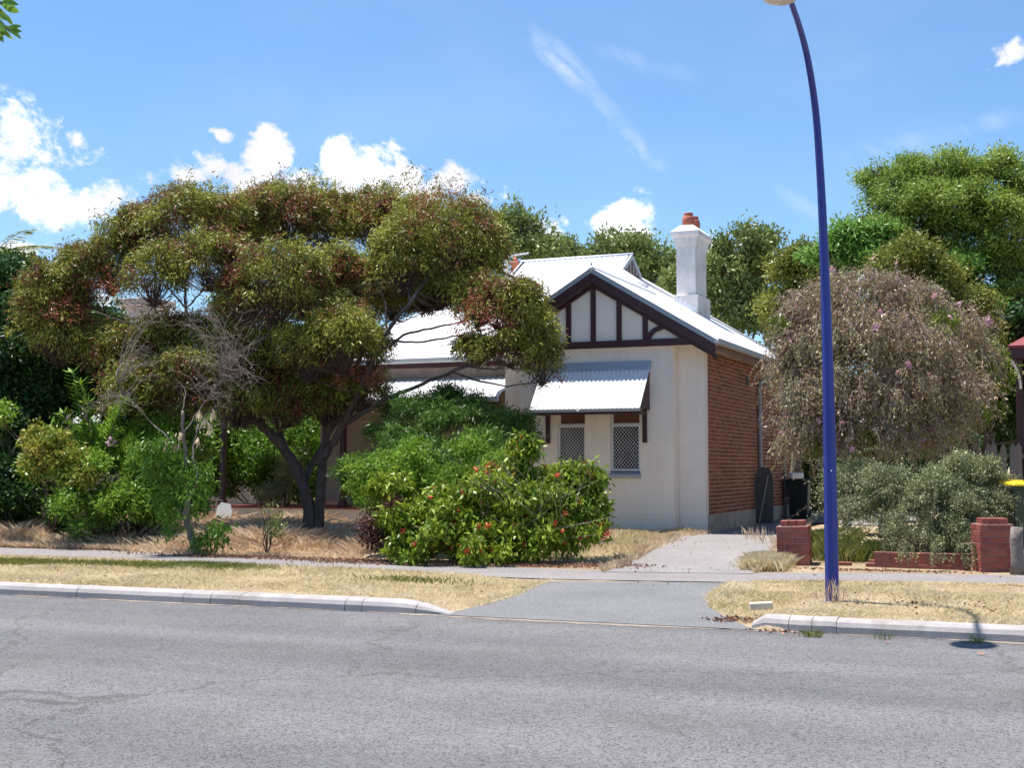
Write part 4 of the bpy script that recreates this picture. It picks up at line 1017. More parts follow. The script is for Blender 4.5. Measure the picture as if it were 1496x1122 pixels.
    foliage('red_sprays','gum_red',t,[plobe(*a) for a in ((430,325,84,50,26.9),(495,405,38,36,24.4),(355,320,50,36,26.6),(300,335,60,40,26.0),(560,325,50,40,26.7),(715,480,50,44,23.5),(170,430,40,40,25.6),(90,470,40,40,25.4),(640,300,40,24,24.8),(520,560,40,30,24))],54,tufts=16,per=9,spread=.08,leaf=(.06,.11),w=.2,out=.4,rand=.6,droop=.5,shell=(.7,1.06),low=-.1,gap=.3)
    foliage('outer_sprays','gum',t,fine,53,tufts=7,per=11,spread=.07,leaf=(.07,.14),w=.2,out=.45,rand=.5,droop=.6,shell=(1.02,1.22),low=-.25,gap=.5,gapf=2.6,twig='twig',twigr=.003,twigfrac=.7)
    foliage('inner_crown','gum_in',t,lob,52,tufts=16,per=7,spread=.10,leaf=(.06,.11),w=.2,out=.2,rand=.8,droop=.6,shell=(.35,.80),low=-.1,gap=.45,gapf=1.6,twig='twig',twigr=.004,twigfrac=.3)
gum()
# --- generic broad tree
def broad(name,label,px,py,D,lobes,mat,seed,trunkmat='bark2',tr=.2,cat='tree',subn=9,tufts=16,per=12,leaf=(.14,.24),w=.38,spread=.16,droop=.1,gap=.3,limbs_=None,subrad=(.26,.42),low=-.5,group=None,extra=None,rand=.8,out=.5,z=None,face=0,zf=.8,flat=0,twigs=True):
    t,b=tree(name,px,py,D,label,cat,z,group)
    r=rs(seed); L=[plobe(*a) for a in lobes]
    top=np.mean([l[0] for l in L],axis=0); zlow=min(l[0][2]-l[1]*.3 for l in L)
    L0=[([b-[0,0,.1],b*.7+top*.3,b*.35+top*.65+np.array([0,0,-.2])],tr,tr*.5)] if limbs_ is None else limbs_(b)
    sl_=sub(L,subn,r,subrad,seed,zf)
    ln=L0+nearest_lines(L,nodes_of(L0,.4),tr*.35,tr*.10,random.Random(seed))
    nd=nodes_of(ln,.3); ln+= [x for x in nearest_lines(sl_,nd,tr*.12,tr*.035,random.Random(seed+1)) ] if twigs else []
    limbs('trunk',trunkmat,t,ln,sides=6,wob=.03,seed=seed)
    foliage('crown',mat,t,sl_,seed,tufts=tufts,per=per,leaf=leaf,w=w,spread=spread,droop=droop,gap=gap,gapf=2.6,low=low,shell=(.45,1.12),rand=rand,out=out,face=face,flat=flat)
    if extra: extra(t,L,sl_,r)
    return t
bg='trees growing behind the houses'
broad('tree','tall dark green tree with feathery top rising left of the cottage roof ridge',765,690,44,[(765,330,38,34,44),(752,365,50,40,44),(790,372,34,30,44),(730,350,30,34,44.5)],'olive',61,subn=14,tufts=20,leaf=(.12,.24),group=bg,gap=.5,subrad=(.20,.34))
broad('tree','small thin leaved green tree behind the ridge between two clouds',822,690,46,[(822,372,32,30,46),(800,390,30,24,46),(845,388,28,26,46)],'olive',62,subn=12,tufts=18,leaf=(.12,.22),group=bg,gap=.45,subrad=(.2,.34))
broad('tree','loose crowned green tree directly behind the roof gablet',905,690,47,[(890,372,44,36,47),(935,365,46,34,47),(915,400,60,34,47),(965,395,36,44,47),(865,395,34,30,47),(950,435,50,40,47)],'olive',63,subn=13,tufts=17,leaf=(.12,.24),group=bg,gap=.55,subrad=(.2,.34))
broad('tree','dark green bushy tree right of the white chimney',1085,690,43,[(1095,365,48,44,43),(1060,400,44,44,43),(1120,400,48,48,43),(1075,450,60,50,43),(1130,470,50,44,42.5),(1050,440,30,40,43.5),(1005,420,30,50,44)],'olive',64,subn=14,tufts=20,leaf=(.12,.24),group=bg,gap=.42,subrad=(.2,.34))
broad('tree','olive tinged tree behind the blue lamp post and brown shrub',1160,690,38,[(1160,400,38,44,38),(1185,380,34,30,38),(1150,450,40,44,38),(1195,420,40,40,38)],'olivebrown',65,subn=13,tufts=22,leaf=(.10,.20),group=bg,gap=.28,subrad=(.2,.34))
def jlimb(b):
    q=lambda x,y,D=34: atD(x,y,D)
    return [([b-[0,0,.1],q(1440,560),q(1425,500),q(1400,440),q(1380,380),q(1365,320)],.22,.08),([q(1425,500),q(1460,430,33.5),q(1480,360,33),q(1500,300,33)],.12,.05),([q(1400,440),q(1350,380,34.5),q(1310,330,35),(q(1290,280,35))],.10,.03),([q(1380,380),q(1410,320,33.6),q(1420,270,33.4)],.08,.03)]
broad('jacaranda_tree','large spreading yellow green feathery leaved tree filling the upper right corner',1440,690,34,[(1325,265,58,34,34.5),(1385,255,52,34,34),(1300,300,36,36,34.5),(1345,310,64,40,34),(1420,290,60,40,33.5),(1470,270,40,34,33.5),(1510,290,60,50,33.5),(1400,350,70,44,34),(1470,345,60,50,33.5),(1345,355,50,36,34.5),(1440,410,70,44,34),(1500,420,60,60,33.5),(1560,360,60,80,33.5),(1480,480,60,50,34),(1360,285,50,30,34),(1440,300,60,50,34),(1310,275,40,30,34.3),(1430,255,50,26,34),(1395,320,60,40,33.8),(1450,450,60,50,33.8),(1300,340,50,30,34),(1370,380,60,34,33.6),(1440,375,60,34,33.4),(1490,430,50,40,33.2),(1400,300,80,30,33.3),(1280,260,30,26,34.6),(1480,320,50,34,33.0),(1310,300,50,40,33.6),(1350,250,50,22,34.4),(1460,240,40,20,33.6),(1290,340,44,26,33.4),(1260,330,26,24,34),(1420,480,50,50,33)],
    'jaca',66,tr=.22,subn=17,tufts=30,per=12,leaf=(.07,.16),w=.28,gap=.46,spread=.15,droop=.05,limbs_=jlimb,zf=.8,subrad=(.12,.26),trunkmat='bark',face=.3,flat=.8)
broad('tree','fresh green feathery tree right of the lamp post above the brown shrub',1235,690,33,[(1240,350,34,28,33),(1275,345,34,26,33),(1215,378,34,30,33),(1265,385,48,32,33),(1305,372,30,26,33),(1330,425,40,34,32),(1380,400,50,38,33),(1400,450,50,46,32.5),(1450,500,50,50,32)],'fern',67,subn=13,tufts=22,per=12,leaf=(.10,.22),w=.30,gap=.22,zf=.5,subrad=(.22,.36),face=.8,flat=.45,trunkmat='bark',group=None)
broad('tree','olive brown domed tree between the brown shrub and the large yellow green tree',1345,690,28,[(1325,385,50,38,28),(1370,405,40,34,28),(1400,450,44,40,28),(1350,440,50,40,28),(1430,500,30,44,28)],'olivebrown',68,subn=14,tufts=34,leaf=(.08,.15),w=.25,gap=.22,tr=.14,subrad=(.24,.38),spread=.10)
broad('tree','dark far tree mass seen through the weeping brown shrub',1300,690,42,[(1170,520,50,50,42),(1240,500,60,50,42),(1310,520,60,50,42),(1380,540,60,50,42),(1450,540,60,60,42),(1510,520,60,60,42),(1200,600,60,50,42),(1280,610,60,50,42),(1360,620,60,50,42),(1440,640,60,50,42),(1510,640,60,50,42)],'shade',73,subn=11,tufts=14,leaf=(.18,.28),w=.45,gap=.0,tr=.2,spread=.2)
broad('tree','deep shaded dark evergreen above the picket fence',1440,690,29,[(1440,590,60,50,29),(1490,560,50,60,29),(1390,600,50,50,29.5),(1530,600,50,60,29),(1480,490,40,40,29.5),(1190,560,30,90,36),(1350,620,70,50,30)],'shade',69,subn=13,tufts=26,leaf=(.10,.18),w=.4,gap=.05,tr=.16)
# far tree behind the gum
broad('tree','tall green tree standing behind the cottage roof and seen through the gum',610,690,44,[(600,410,70,50,44),(540,430,60,50,44),(660,390,50,50,44),(470,440,50,46,44),(700,380,40,50,44),(370,460,60,40,44)],'olive',70,subn=12,tufts=15,leaf=(.14,.26),gap=.2)
rf_=rs(140); LF=[plobe(px,640,110,40,D) for px,D in ((-260,90),(-60,95),(120,100),(300,95),(1250,85),(1420,90),(1640,80),(1850,85),(500,100),(700,105),(900,100),(1080,95))]
foliage('far_woods','olive',None,sub(LF,9,rf_,(.26,.42),140,.8),141,tufts=2.4,per=14,spread=.5,leaf=(.5,.8),w=.5,gap=0,shell=(.5,1.05),label='far off belt of trees along the horizon behind the houses',kind='stuff')
# --- far left dark evergreen
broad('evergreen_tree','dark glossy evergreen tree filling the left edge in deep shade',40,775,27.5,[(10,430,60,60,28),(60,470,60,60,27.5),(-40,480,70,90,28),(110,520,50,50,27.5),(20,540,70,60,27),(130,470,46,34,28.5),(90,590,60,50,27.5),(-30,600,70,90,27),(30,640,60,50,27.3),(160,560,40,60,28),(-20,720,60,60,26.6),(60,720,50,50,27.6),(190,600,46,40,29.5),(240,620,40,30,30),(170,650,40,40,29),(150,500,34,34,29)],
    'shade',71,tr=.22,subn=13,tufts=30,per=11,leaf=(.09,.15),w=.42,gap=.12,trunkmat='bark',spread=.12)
broad('tree','pale leaved tree top under the palm fronds at the left edge',15,775,31,[(5,400,55,28,31),(50,402,40,20,31),(-50,410,60,40,31)],'hib',72,subn=13,tufts=28,leaf=(.10,.17),w=.35,gap=.25,spread=.1)
def palm():
    t,b=tree('palm_tree',20,775,34,'palm with arching fringed fronds showing above the trees at the left edge','palm')
    c=atD(-10,372,34); mb=MB().tube([b-[0,0,.1],(b+c)/2,c],[.2,.17,.15],8); mb.build('trunk','bark2',t,smooth=True)
    r=rs(9); 
    for k in range(11):
        a=-.5+k*.62; el=r.uniform(.1,.55); ln=r.uniform(1.7,2.1); n=34; s=np.linspace(0,1,n)
        dirx=np.array([math.cos(a),math.sin(a),0]); P=c+dirx*(s[:,None]*ln)*math.cos(el)+np.array([0,0,1])*(s*math.sin(el)*ln-.55*s**2.2)[:,None]
        tg=unit(np.gradient(P,axis=0)); sd=unit(np.cross(tg,[0,0,1]))
        ps=np.concatenate([P,P]); d=np.concatenate([sd,-sd])*.8+np.concatenate([tg,tg])*.6+np.array([0,0,-.25])
        f=link('frond',leaves_mesh('frond',ps,d,np.full(2*n,.38)*np.concatenate([np.sin(s*3+.14)]*2).clip(.25,1),np.full(2*n,.03),r),'olive',t)
        link('midrib',tubes_mesh('midrib',P[None],np.linspace(.018,.005,n)[None],4),'greytwig',f)
palm()
# --- shrubs of the left yard
def shrub(name,label,lobes,mat,seed,cat='shrub',base=None,stems=7,stemr=.02,tufts=40,per=10,leaf=(.06,.11),w=.3,spread=.08,gap=.25,subn=8,subrad=(.26,.42),droop=.2,out=.55,rand=.75,low=-.6,stemmat='twig',face=0,group=None,zf=.85,shell=(.5,1.05)):
    L=[plobe(*a) for a in lobes]; m=np.mean([l[0] for l in L],axis=0)
    bx=m[:2] if base is None else atD(base[0],base[1],base[2])[:2]
    b=np.array([bx[0],bx[1],float(gz(bx[0],bx[1]))])
    t=empty(name,(0,0,0),0,label,cat,group); r=rs(seed); rr=random.Random(seed)
    sl_=sub(L,subn,r,subrad,seed,zf); ln=[]
    for i in range(stems):
        e=sl_[rr.randrange(len(sl_))][0]; s=b+np.array([rr.uniform(-.12,.12),rr.uniform(-.12,.12),-.06]); ln.append(([s,(s*.55+e*.45)+np.array([0,0,.12]),e],stemr,stemr*.4))
    ln+=nearest_lines(sl_[::2],nodes_of(ln,.3),stemr*.5,stemr*.18,rr)
    limbs('stems',stemmat,t,ln,sides=5,wob=.01,seed=seed)
    foliage('foliage',mat,t,sl_,seed,tufts=tufts,per=per,leaf=leaf,w=w,spread=spread,gap=gap,droop=droop,out=out,rand=rand,low=low,face=face,shell=shell)
    return t,b,L,sl_,r
def blossoms(t,sl_,mat,n,r,size=.05,name='flower',petals=5,frontbias=True,cup=.6,ids=300,zone=None):
    """individual blossoms, one object each, sharing a mesh"""
    V=[];F=[]
    for k in range(petals):
        a=2*math.pi*k/petals; c,s=math.cos(a),math.sin(a); c1,s1=math.cos(a+.45),math.sin(a+.45); c2,s2=math.cos(a-.45),math.sin(a-.45); i=len(V)
        V+=[(0,0,0),(c1*.55,s1*.55,cup*.5),(c,s,cup*.8),(c2*.55,s2*.55,cup*.5)]; F.append((i,i+1,i+2,i+3))
    me=mesh_np(name,np.array(V)*size,F,4,r.uniform(0,1,petals)); me.materials.append(M[mat])
    k=0; tries=0
    while k<min(n,ids) and tries<n*30:
        tries+=1
        c,rx,rz,ry=sl_[r.randint(len(sl_))]; d=unit(r.normal(size=3)); 
        if frontbias: d[1]=-abs(d[1]); 
        p=np.array(c)+d*np.array([rx,ry,rz])*1.22
        if zone is not None and not zone(p): continue
        if p[2]<.35: continue
        o=link(name,me,None,t,loc=tuple(p),rot=(r.uniform(0,6),r.uniform(0,6),r.uniform(0,6))); s=r.uniform(.75,1.3); o.scale=(s,s,s); k+=1
shrub('garden_shrub','bright green leafy shrub mass along the left yard beside the dead tree',[(90,690,50,44,24.2),(165,650,50,36,24.6),(225,640,46,40,24.8),(150,690,60,50,24.0),(205,700,55,50,24.0),(180,740,60,44,23.6),(110,745,50,40,23.6),(140,770,36,22,23.4),(245,690,36,50,24.4),(265,720,30,40,24.2),(130,640,26,22,24.6),(270,650,26,30,25),(8,612,24,28,24.6)],'lime',81,tufts=36,per=10,leaf=(.05,.12),w=.34,subn=15,base=(150,790,24.0),gap=.45,subrad=(.16,.34),droop=.1)
shrub('small_leaved_shrub','low dark ferny green bush at the foot of the left shrub mass',[(140,765,30,22,24.0),(118,778,16,10,24)],'fern',82,tufts=60,leaf=(.04,.08),subn=8,base=(140,790,24),stems=4)
shrub('orange_leaved_shrub','shrub with orange and yellow tinged leaves at the left beside the dark tree',[(72,655,32,24,23.8),(105,680,30,22,23.6),(58,682,20,20,23.8),(55,640,14,14,24),(120,700,20,14,23.4)],'orange',83,tufts=38,per=9,leaf=(.06,.10),w=.5,subn=9,base=(80,790,25),gap=.3)
shrub('glossy_shrub','dark glossy low shrub at the far left edge',[(15,700,36,40,25.4),(30,740,34,36,25.2),(-20,740,40,50,25.2),(10,640,26,50,25.8),(95,760,24,24,25.1)],'shade',84,tufts=46,per=9,leaf=(.07,.12),w=.45,subn=10,base=(15,785,25.3),gap=.12,stemmat='bark')
shrub('yard_shrub','mid green shrub behind the verandah post under the gum tree',[(370,660,50,50,34),(410,690,40,44,33.5),(345,640,40,60,34.5),(300,660,36,70,33),(270,640,40,50,30),(430,640,40,50,34.5),(380,610,70,40,36),(350,700,50,44,33.2),(450,700,36,44,33.6),(460,640,30,44,34),(310,710,30,40,33.4)],'lush',85,tufts=26,per=10,leaf=(.09,.16),w=.35,subn=10,base=(380,760,34),gap=.2,spread=.12)
shrub('yard_shrub','dull grey green bush on the verandah side seen between the gum stems',[(425,700,26,34,31.6),(400,720,24,20,31.4)],'grey',86,tufts=40,per=9,leaf=(.05,.09),subn=8,base=(420,745,31.6))
# tall upright sprays with paired leaves
def sprays():
    t=empty('upright_shrub',(0,0,0),0,'shrub with tall upright sprays of paired bright leaves rising before the dark tree','shrub'); r=rs(88)
    b=atD(140,700,24.0); 
    for (px,py) in((105,545),(128,590),(168,600),(92,605),(182,585),(118,560),(150,632),(75,622),(196,640)):
        e=atD(px,py,24.0+r.uniform(-.3,.3)); s=np.array([b[0]+r.uniform(-.15,.15),24.1,1.0]); n=22; u=np.linspace(.25,1,n)
        P=s*(1-u[:,None])+e*u[:,None]+np.array([0,0,.10])*np.sin(u*3)[:,None]
        tg=unit(np.gradient(P,axis=0)); sd=unit(np.cross(tg,[0,-1,.15]))
        ps=np.concatenate([P,P,P]); d=np.concatenate([sd+tg*.5,-sd+tg*.5,tg+r.normal(size=(n,3))*.4])
        L=np.full(3*n,.19)*r.uniform(.8,1.1,3*n); nr=np.tile(tg,(3,1))*.5+np.array([0,-.3,.8])
        sp=link('spray',leaves_mesh('spray',ps,d,L,L*.42,r,None,nr),'lime',t)
        link('stalk',tubes_mesh('stalk',P[None],np.linspace(.014,.005,n)[None],4),'twig',sp)
sprays()
# frangipani with rosettes of large leaves and pink blossom heads
def frangipani():
    shrub('garden_shrub','bright green low shrub before the frangipani stems',[(205,745,44,30,23.9),(240,750,30,28,23.8),(165,735,34,34,24.0),(275,735,22,26,24)],'lush',87,base=(215,785,23.9),tufts=46,per=9,leaf=(.05,.10),w=.4,subn=10,gap=.2,stems=5)
    t=empty('frangipani',(0,0,0),0,'frangipani with rosettes of broad leaves and two pink flower heads behind the dead tree','shrub'); r=rs(89)
    b=atD(190,780,24.4); b[2]=.2; lines=[]
    spots=[(132,703),(172,706),(150,712),(196,706),(212,655),(160,650),(230,690),(205,728),(120,735),(260,672),(250,640),(222,712),(300,690),(282,660)]
    for k,(px,py) in enumerate(spots):
        e=atD(px,py+4,24.0+r.uniform(-.3,.3)); m=b*.45+e*.55; m[2]-=.15
        lines.append(([b,m,e],.03,.014)); n=11
        a=np.arange(n)*2.4+r.uniform(0,6); el=r.uniform(.15,.9,n)
        d=np.stack([np.cos(a)*np.cos(el),np.sin(a)*np.cos(el),np.sin(el)],1); L=r.uniform(.17,.25,n)
        P=np.tile(e,(n,1)); up=np.tile([0,0,1.],(n,1))+d*-.3
        link('rosette',leaves_mesh('rosette',P,d,L,L*.32,r,r.uniform(.4,1,n),up),'lush',t)
    limbs('stems','twig',t,lines,sides=6,wob=.008,seed=3)
    for (px,py) in((162,645),(220,651)):
        c=atD(px,py,23.8); blossoms(t,[(c,.07,.05,.06)],'pinkflower',9,r,.045,frontbias=False)
frangipani()
# --- dead tree with bare grey twigs
def dead_tree():
    t,b=tree('dead_tree',288,812,21.6,'nearly bare grey twiggy tree with few green leaves and dry pods by the footpath','tree')
    D=21.6
    def q(x,y,d=0): return atD(x,y,D+d)
    r=rs(91); L=[([b-[0,0,.05],q(280,785),q(272,752),q(276,718),q(272,680),q(268,640),q(266,600)],.075,.022),([q(276,730),q(288,700,-.1),q(282,660),(q(290,620,.2))],.03,.012),([q(274,765),q(262,742,.1),q(258,725,.1)],.03,.014),
       ([q(268,660),q(245,640,-.2),q(222,618),q(195,588,-.2),(q(176,565,-.3)),q(170,545,-.3)],.016,.006),([q(267,635),q(290,600,.2),q(320,560,.3),q(350,520,.3)],.014,.005)]
    tips=[(300,500),(285,470),(330,480),(345,530),(360,560),(250,480),(235,520),(215,540),(262,455),(310,530),(350,590),(330,610),(205,500),(180,600),(150,600),(140,610),(225,470),(300,450),(275,430),(365,510),(385,545),(240,560),(320,555),(295,560),(260,520),(340,560),(370,470)]
    T=[];K=9;Rr=[]
    nd=nodes_of(L,.45)
    for (px,py) in tips:
        for j in range(4):
            e=q(px+r.uniform(-22,22),py+r.uniform(-18,18),r.uniform(-.6,.6)); c=np.array(nd); s=c[np.argsort(np.linalg.norm(c-e,axis=1))[r.randint(0,6)]]
            u=np.linspace(0,1,K)[:,None]; bow=np.array([r.uniform(-.15,.15),r.uniform(-.1,.1),r.uniform(.05,.32)])*np.linalg.norm(e-s)
            P=s*(1-u)+e*u+bow*np.sin(u*np.pi*.9)+np.cumsum(r.normal(size=(K,3))*.012,0)*np.minimum(1,u*4); T.append(P); Rr.append(np.linspace(.0052,.0016,K)*r.uniform(.8,1.2))
            for m in range(5): # side twigs
                i=r.randint(3,K-1); d=unit(P[min(i+1,K-1)]-P[i-1]+r.normal(size=3)*.6); ln=r.uniform(.12,.38); Q=P[i]+d*(np.linspace(0,1,K)[:,None]*ln)+np.cumsum(r.normal(size=(K,3))*.010,0); Q[0]=P[i]; T.append(Q); Rr.append(np.linspace(.0028,.0012,K))
    limbs('trunk','bark2',t,L,sides=8,wob=.012,seed=9)
    link('twigs',tubes_mesh('twigs',np.array(T),np.array(Rr),4),'deadtwig',t)
    lob=[plobe(*a) for a in ((262,690,34,34,21.5,.4),(240,660,30,24,21.6,.4),(285,720,22,24,21.4,.3),(255,770,20,22,21.5,.3),(300,790,30,16,21.3,.3),(315,775,22,12,21.2,.3),(240,730,22,28,21.6,.3),(275,750,18,22,21.4,.3),(225,680,26,30,21.5,.3),(210,655,20,18,21.6,.3),(300,700,24,30,21.8,.3))]
    foliage('leaves','lush',t,lob,92,tufts=30,per=7,spread=.06,leaf=(.07,.13),w=.3,out=.3,rand=.6,droop=.9,shell=(.3,1),low=-1,gap=.2)
    # hanging dry pods
    for (px,py) in((300,612),(306,622),(292,600),(309,600),(243,645),(258,652),(290,640),(263,632)):
        c=q(px,py,-.1); V=[];F=[];n=7
        me=leaves_mesh('dry_pod',np.tile(c,(n,1))+r.normal(size=(n,3))*.025,np.array([0,0,-1])+r.normal(size=(n,3))*.22,r.uniform(.10,.20,n),r.uniform(.03,.05,n),r,r.uniform(.6,1,n)); link('dry_pod',me,'longgrass',t)
dead_tree()
def sapling():
    t,b=tree('small_shrub',390,810,21.7,'small dark leaved multi stemmed plant standing in straw grass left of the gum trunk','shrub'); r=rs(95)
    L=[([b-[0,0,.04],b+[r.uniform(-.08,.08),r.uniform(-.05,.05),.3],b+[r.uniform(-.28,.28),r.uniform(-.2,.2),r.uniform(.55,.85)]],.012,.005) for _ in range(7)]
    limbs('stems','twig',t,L,sides=5,wob=.006,seed=4)
    foliage('foliage','olive',t,[plobe(388,755,26,22,21.7),plobe(400,775,18,14,21.6),plobe(375,770,16,14,21.7)],96,tufts=34,per=7,spread=.05,leaf=(.04,.07),w=.5,shell=(.4,1),low=-.8,gap=.2)
sapling()
# --- two bushes in front
t,b,L_,sl_,r_=shrub('feathery_bush','big feathery bright green bush with fine leaves in front of the verandah',[(565,650,44,50,23.2),(620,615,56,44,23.6),(690,612,66,40,23.9),(745,625,44,40,24.2),(650,588,56,22,24.2),(610,670,60,34,22.8),(690,660,60,34,22.8),(545,690,32,26,22.4),(525,720,26,30,22.6),(730,660,40,30,23.2),(580,700,50,20,21.8),(600,735,60,36,22),(512,690,20,20,22.6),(585,600,26,24,24),(560,690,32,28,21.6),(630,690,44,26,21.6),(600,655,36,26,22.4)],'feather',101,base=(610,790,22.4),tufts=60,per=9,leaf=(.07,.13),w=.17,subn=13,subrad=(.18,.34),gap=.2,spread=.07,stems=12,droop=.15,out=.7,rand=.55,zf=.7)
Lf=[plobe(*a) for a in ((560,690,46,34,21.4),(620,668,50,36,21.5),(680,665,46,36,21.6),(590,722,50,30,21.2),(655,708,50,34,21.2),(535,715,24,22,21.4),(720,690,40,30,21.2))]
foliage('sunny_foliage','lime',t,sub(Lf,13,rs(12),(.18,.34),12,.7),105,tufts=56,per=9,spread=.07,leaf=(.07,.13),w=.18,out=.7,rand=.55,droop=.1,low=-.6,gap=.42,gapf=2.6,shell=(.4,1.15))  # lighter copy of the bush leaves paints its sunlit front
t,b,L_,sl_,r_=shrub('red_flowered_bush','broad leafy bush dotted with small red flowers spilling over the footpath edge',[(600,765,54,38,19.9),(655,745,54,40,20),(715,730,56,44,20),(780,735,52,46,20),(640,790,60,34,19.6),(710,790,64,36,19.5),(780,785,56,38,19.6),(835,740,44,46,20.1),(858,700,24,30,20.2),(850,780,34,24,19.8),(765,665,14,36,20.1),(570,720,34,30,20.2),(720,690,26,16,20.3),(810,700,30,20,20.2),(870,750,24,20,20),(605,810,40,16,19.6),(700,812,60,14,19.3),(872,775,22,12,19.7)],'flowerbush',102,base=(715,828,19.9),tufts=70,per=8,leaf=(.07,.145),w=.38,subn=13,subrad=(.18,.34),gap=.36,spread=.06,stems=20,droop=.85,out=.5,rand=.6,stemmat='twig')
blossoms(t,sl_,'redflower',260,r_,.058,cup=1.0,zone=lambda p: p[0]>-1.6)
foliage('dead_patch','rust',t,[plobe(548,775,24,30,19.9),plobe(575,738,14,12,19.7)],103,tufts=60,per=9,spread=.06,leaf=(.05,.09),w=.4,shell=(.3,1),low=-1,gap=.1,droop=.6)
# bare straggly stems at right side of that bush
rr_=rs(104); T=[];Rr=[]
for k in range(110):
    s=np.array([*atD(rr_.uniform(700,850),815,20.1)[:2],.15]); e=atD(rr_.uniform(690,905),rr_.uniform(660,800),19.8+rr_.uniform(-.9,.4)); u=np.linspace(0,1,7)[:,None]
    T.append(s*(1-u)+e*u+np.array([0,0,.12])*np.sin(u*3)+np.cumsum(rr_.normal(size=(7,3))*.015,0)); Rr.append(np.linspace(.005,.0015,7))
link('bare_stems',tubes_mesh('bare_stems',np.array(T),np.array(Rr),4),'greytwig',t)
# --- withered brown weeping tree
def brown():
    t,b=tree('weeping_shrub',1290,760,23.5,'large rounded weeping shrub of withered brown leaves and grey twigs with scattered pink flowers','shrub'); r=rs(111)
    lob=[plobe(*a) for a in ((1200,450,56,48,23.5),(1262,425,60,40,23.7),(1325,445,60,46,23.7),(1385,480,56,50,23.7),(1188,510,54,56,23.3),(1245,495,70,60,22.9),(1320,505,70,60,22.9),(1420,530,40,50,23.8),(1186,575,46,56,23.2),(1235,575,70,60,22.7),(1310,580,70,60,22.7),(1385,570,60,60,23),(1190,635,44,50,23),(1260,640,64,44,22.8),(1330,640,60,44,22.9),(1160,540,26,50,23.6),(1175,630,24,40,23.2),(1380,610,34,30,23.2),(1165,470,24,26,23.8))]
    L=[([b-[0,0,.1],atD(1285,690,23.5),atD(1270,620,23.5),atD(1262,560,23.5),atD(1240,490,23.5)],.11,.04),([atD(1280,680,23.5),atD(1310,600,23.5),atD(1335,540,23.6),atD(1370,490,23.7)],.07,.03),([atD(1278,660,23.5),atD(1240,600,23.4),atD(1205,550,23.4)],.05,.02)]
    L+=nearest_lines(lob,nodes_of(L),.03,.012,random.Random(11)); limbs('trunk','bark2',t,L,sides=7,wob=.02,seed=8)
    T=[];Rr=[];K=10; C_=np.array([l[0] for l in lob]); 
    for i in range(2100):
        c,rx,rz,ry=lob[r.randint(len(lob))]; d=unit(r.normal(size=3)); d[2]=abs(d[2])*.8
        s=c+d*np.array([rx,ry,rz])*r.uniform(.5,1.0); h=r.uniform(.25,.75); u=np.linspace(0,1,K)[:,None]; o=np.array([d[0],d[1],0])*r.uniform(.1,.4)+r.normal(size=3)*.12
        P=s+o*u-np.array([0,0,h])*u**1.8+np.array([0,0,.12])*np.sin(u*np.pi*.7)+np.cumsum(r.normal(size=(K,3))*.012,0); T.append(P); Rr.append(np.linspace(.0055,.002,K))
    link('hanging_twigs',tubes_mesh('hanging_twigs',np.array(T),np.array(Rr),3),'greytwig',t)
    T=np.array(T); P=T[:,2:].reshape(-1,3); n=len(P); idx=np.repeat(np.arange(n),3)
    LP=P[idx]+r.normal(size=(len(idx),3))*.035; D=r.normal(size=(len(idx),3))*.5+np.array([0,0,-.9]); L_=r.uniform(.05,.10,len(idx))
    link('crown',leaves_mesh('crown',LP,D,L_,L_*.32,r),'brown',t)
    foliage('inner_foliage','brown',t,lob,112,tufts=34,per=9,spread=.09,leaf=(.05,.10),w=.3,out=.3,rand=.7,droop=.8,shell=(.5,.95),low=-.6,gap=.15)
    foliage('green_shoots','hib',t,[plobe(1440,545,20,40,23.6),plobe(1425,600,20,26,23.4),plobe(1380,470,20,14,23.0),plobe(1145,478,14,9,23.4),plobe(1135,470,8,8,23.4),plobe(1270,640,10,10,22.3),plobe(1200,655,16,14,22.8)],113,tufts=60,per=7,spread=.04,leaf=(.05,.09),w=.4,low=-1,gap=0)
    blossoms(t,lob,'pinkflower',46,r,.07,petals=5,cup=.5)
brown()
t,b,L_,sl_,r_=shrub('hibiscus','lime green hibiscus with pale pink flowers between the brown shrub and picket fence',[(1410,560,34,40,24.6),(1435,530,34,34,24.8),(1450,570,26,36,24.8),(1405,610,32,30,24.5),(1435,600,26,24,24.7),(1390,500,26,30,24.9),(1395,630,24,16,24.4)],'hib',121,base=(1420,740,24.7),tufts=44,per=8,leaf=(.06,.10),w=.5,subn=9,gap=.25,stems=8)
blossoms(t,sl_,'pinkflower',26,r_,.075,petals=5,cup=.4)
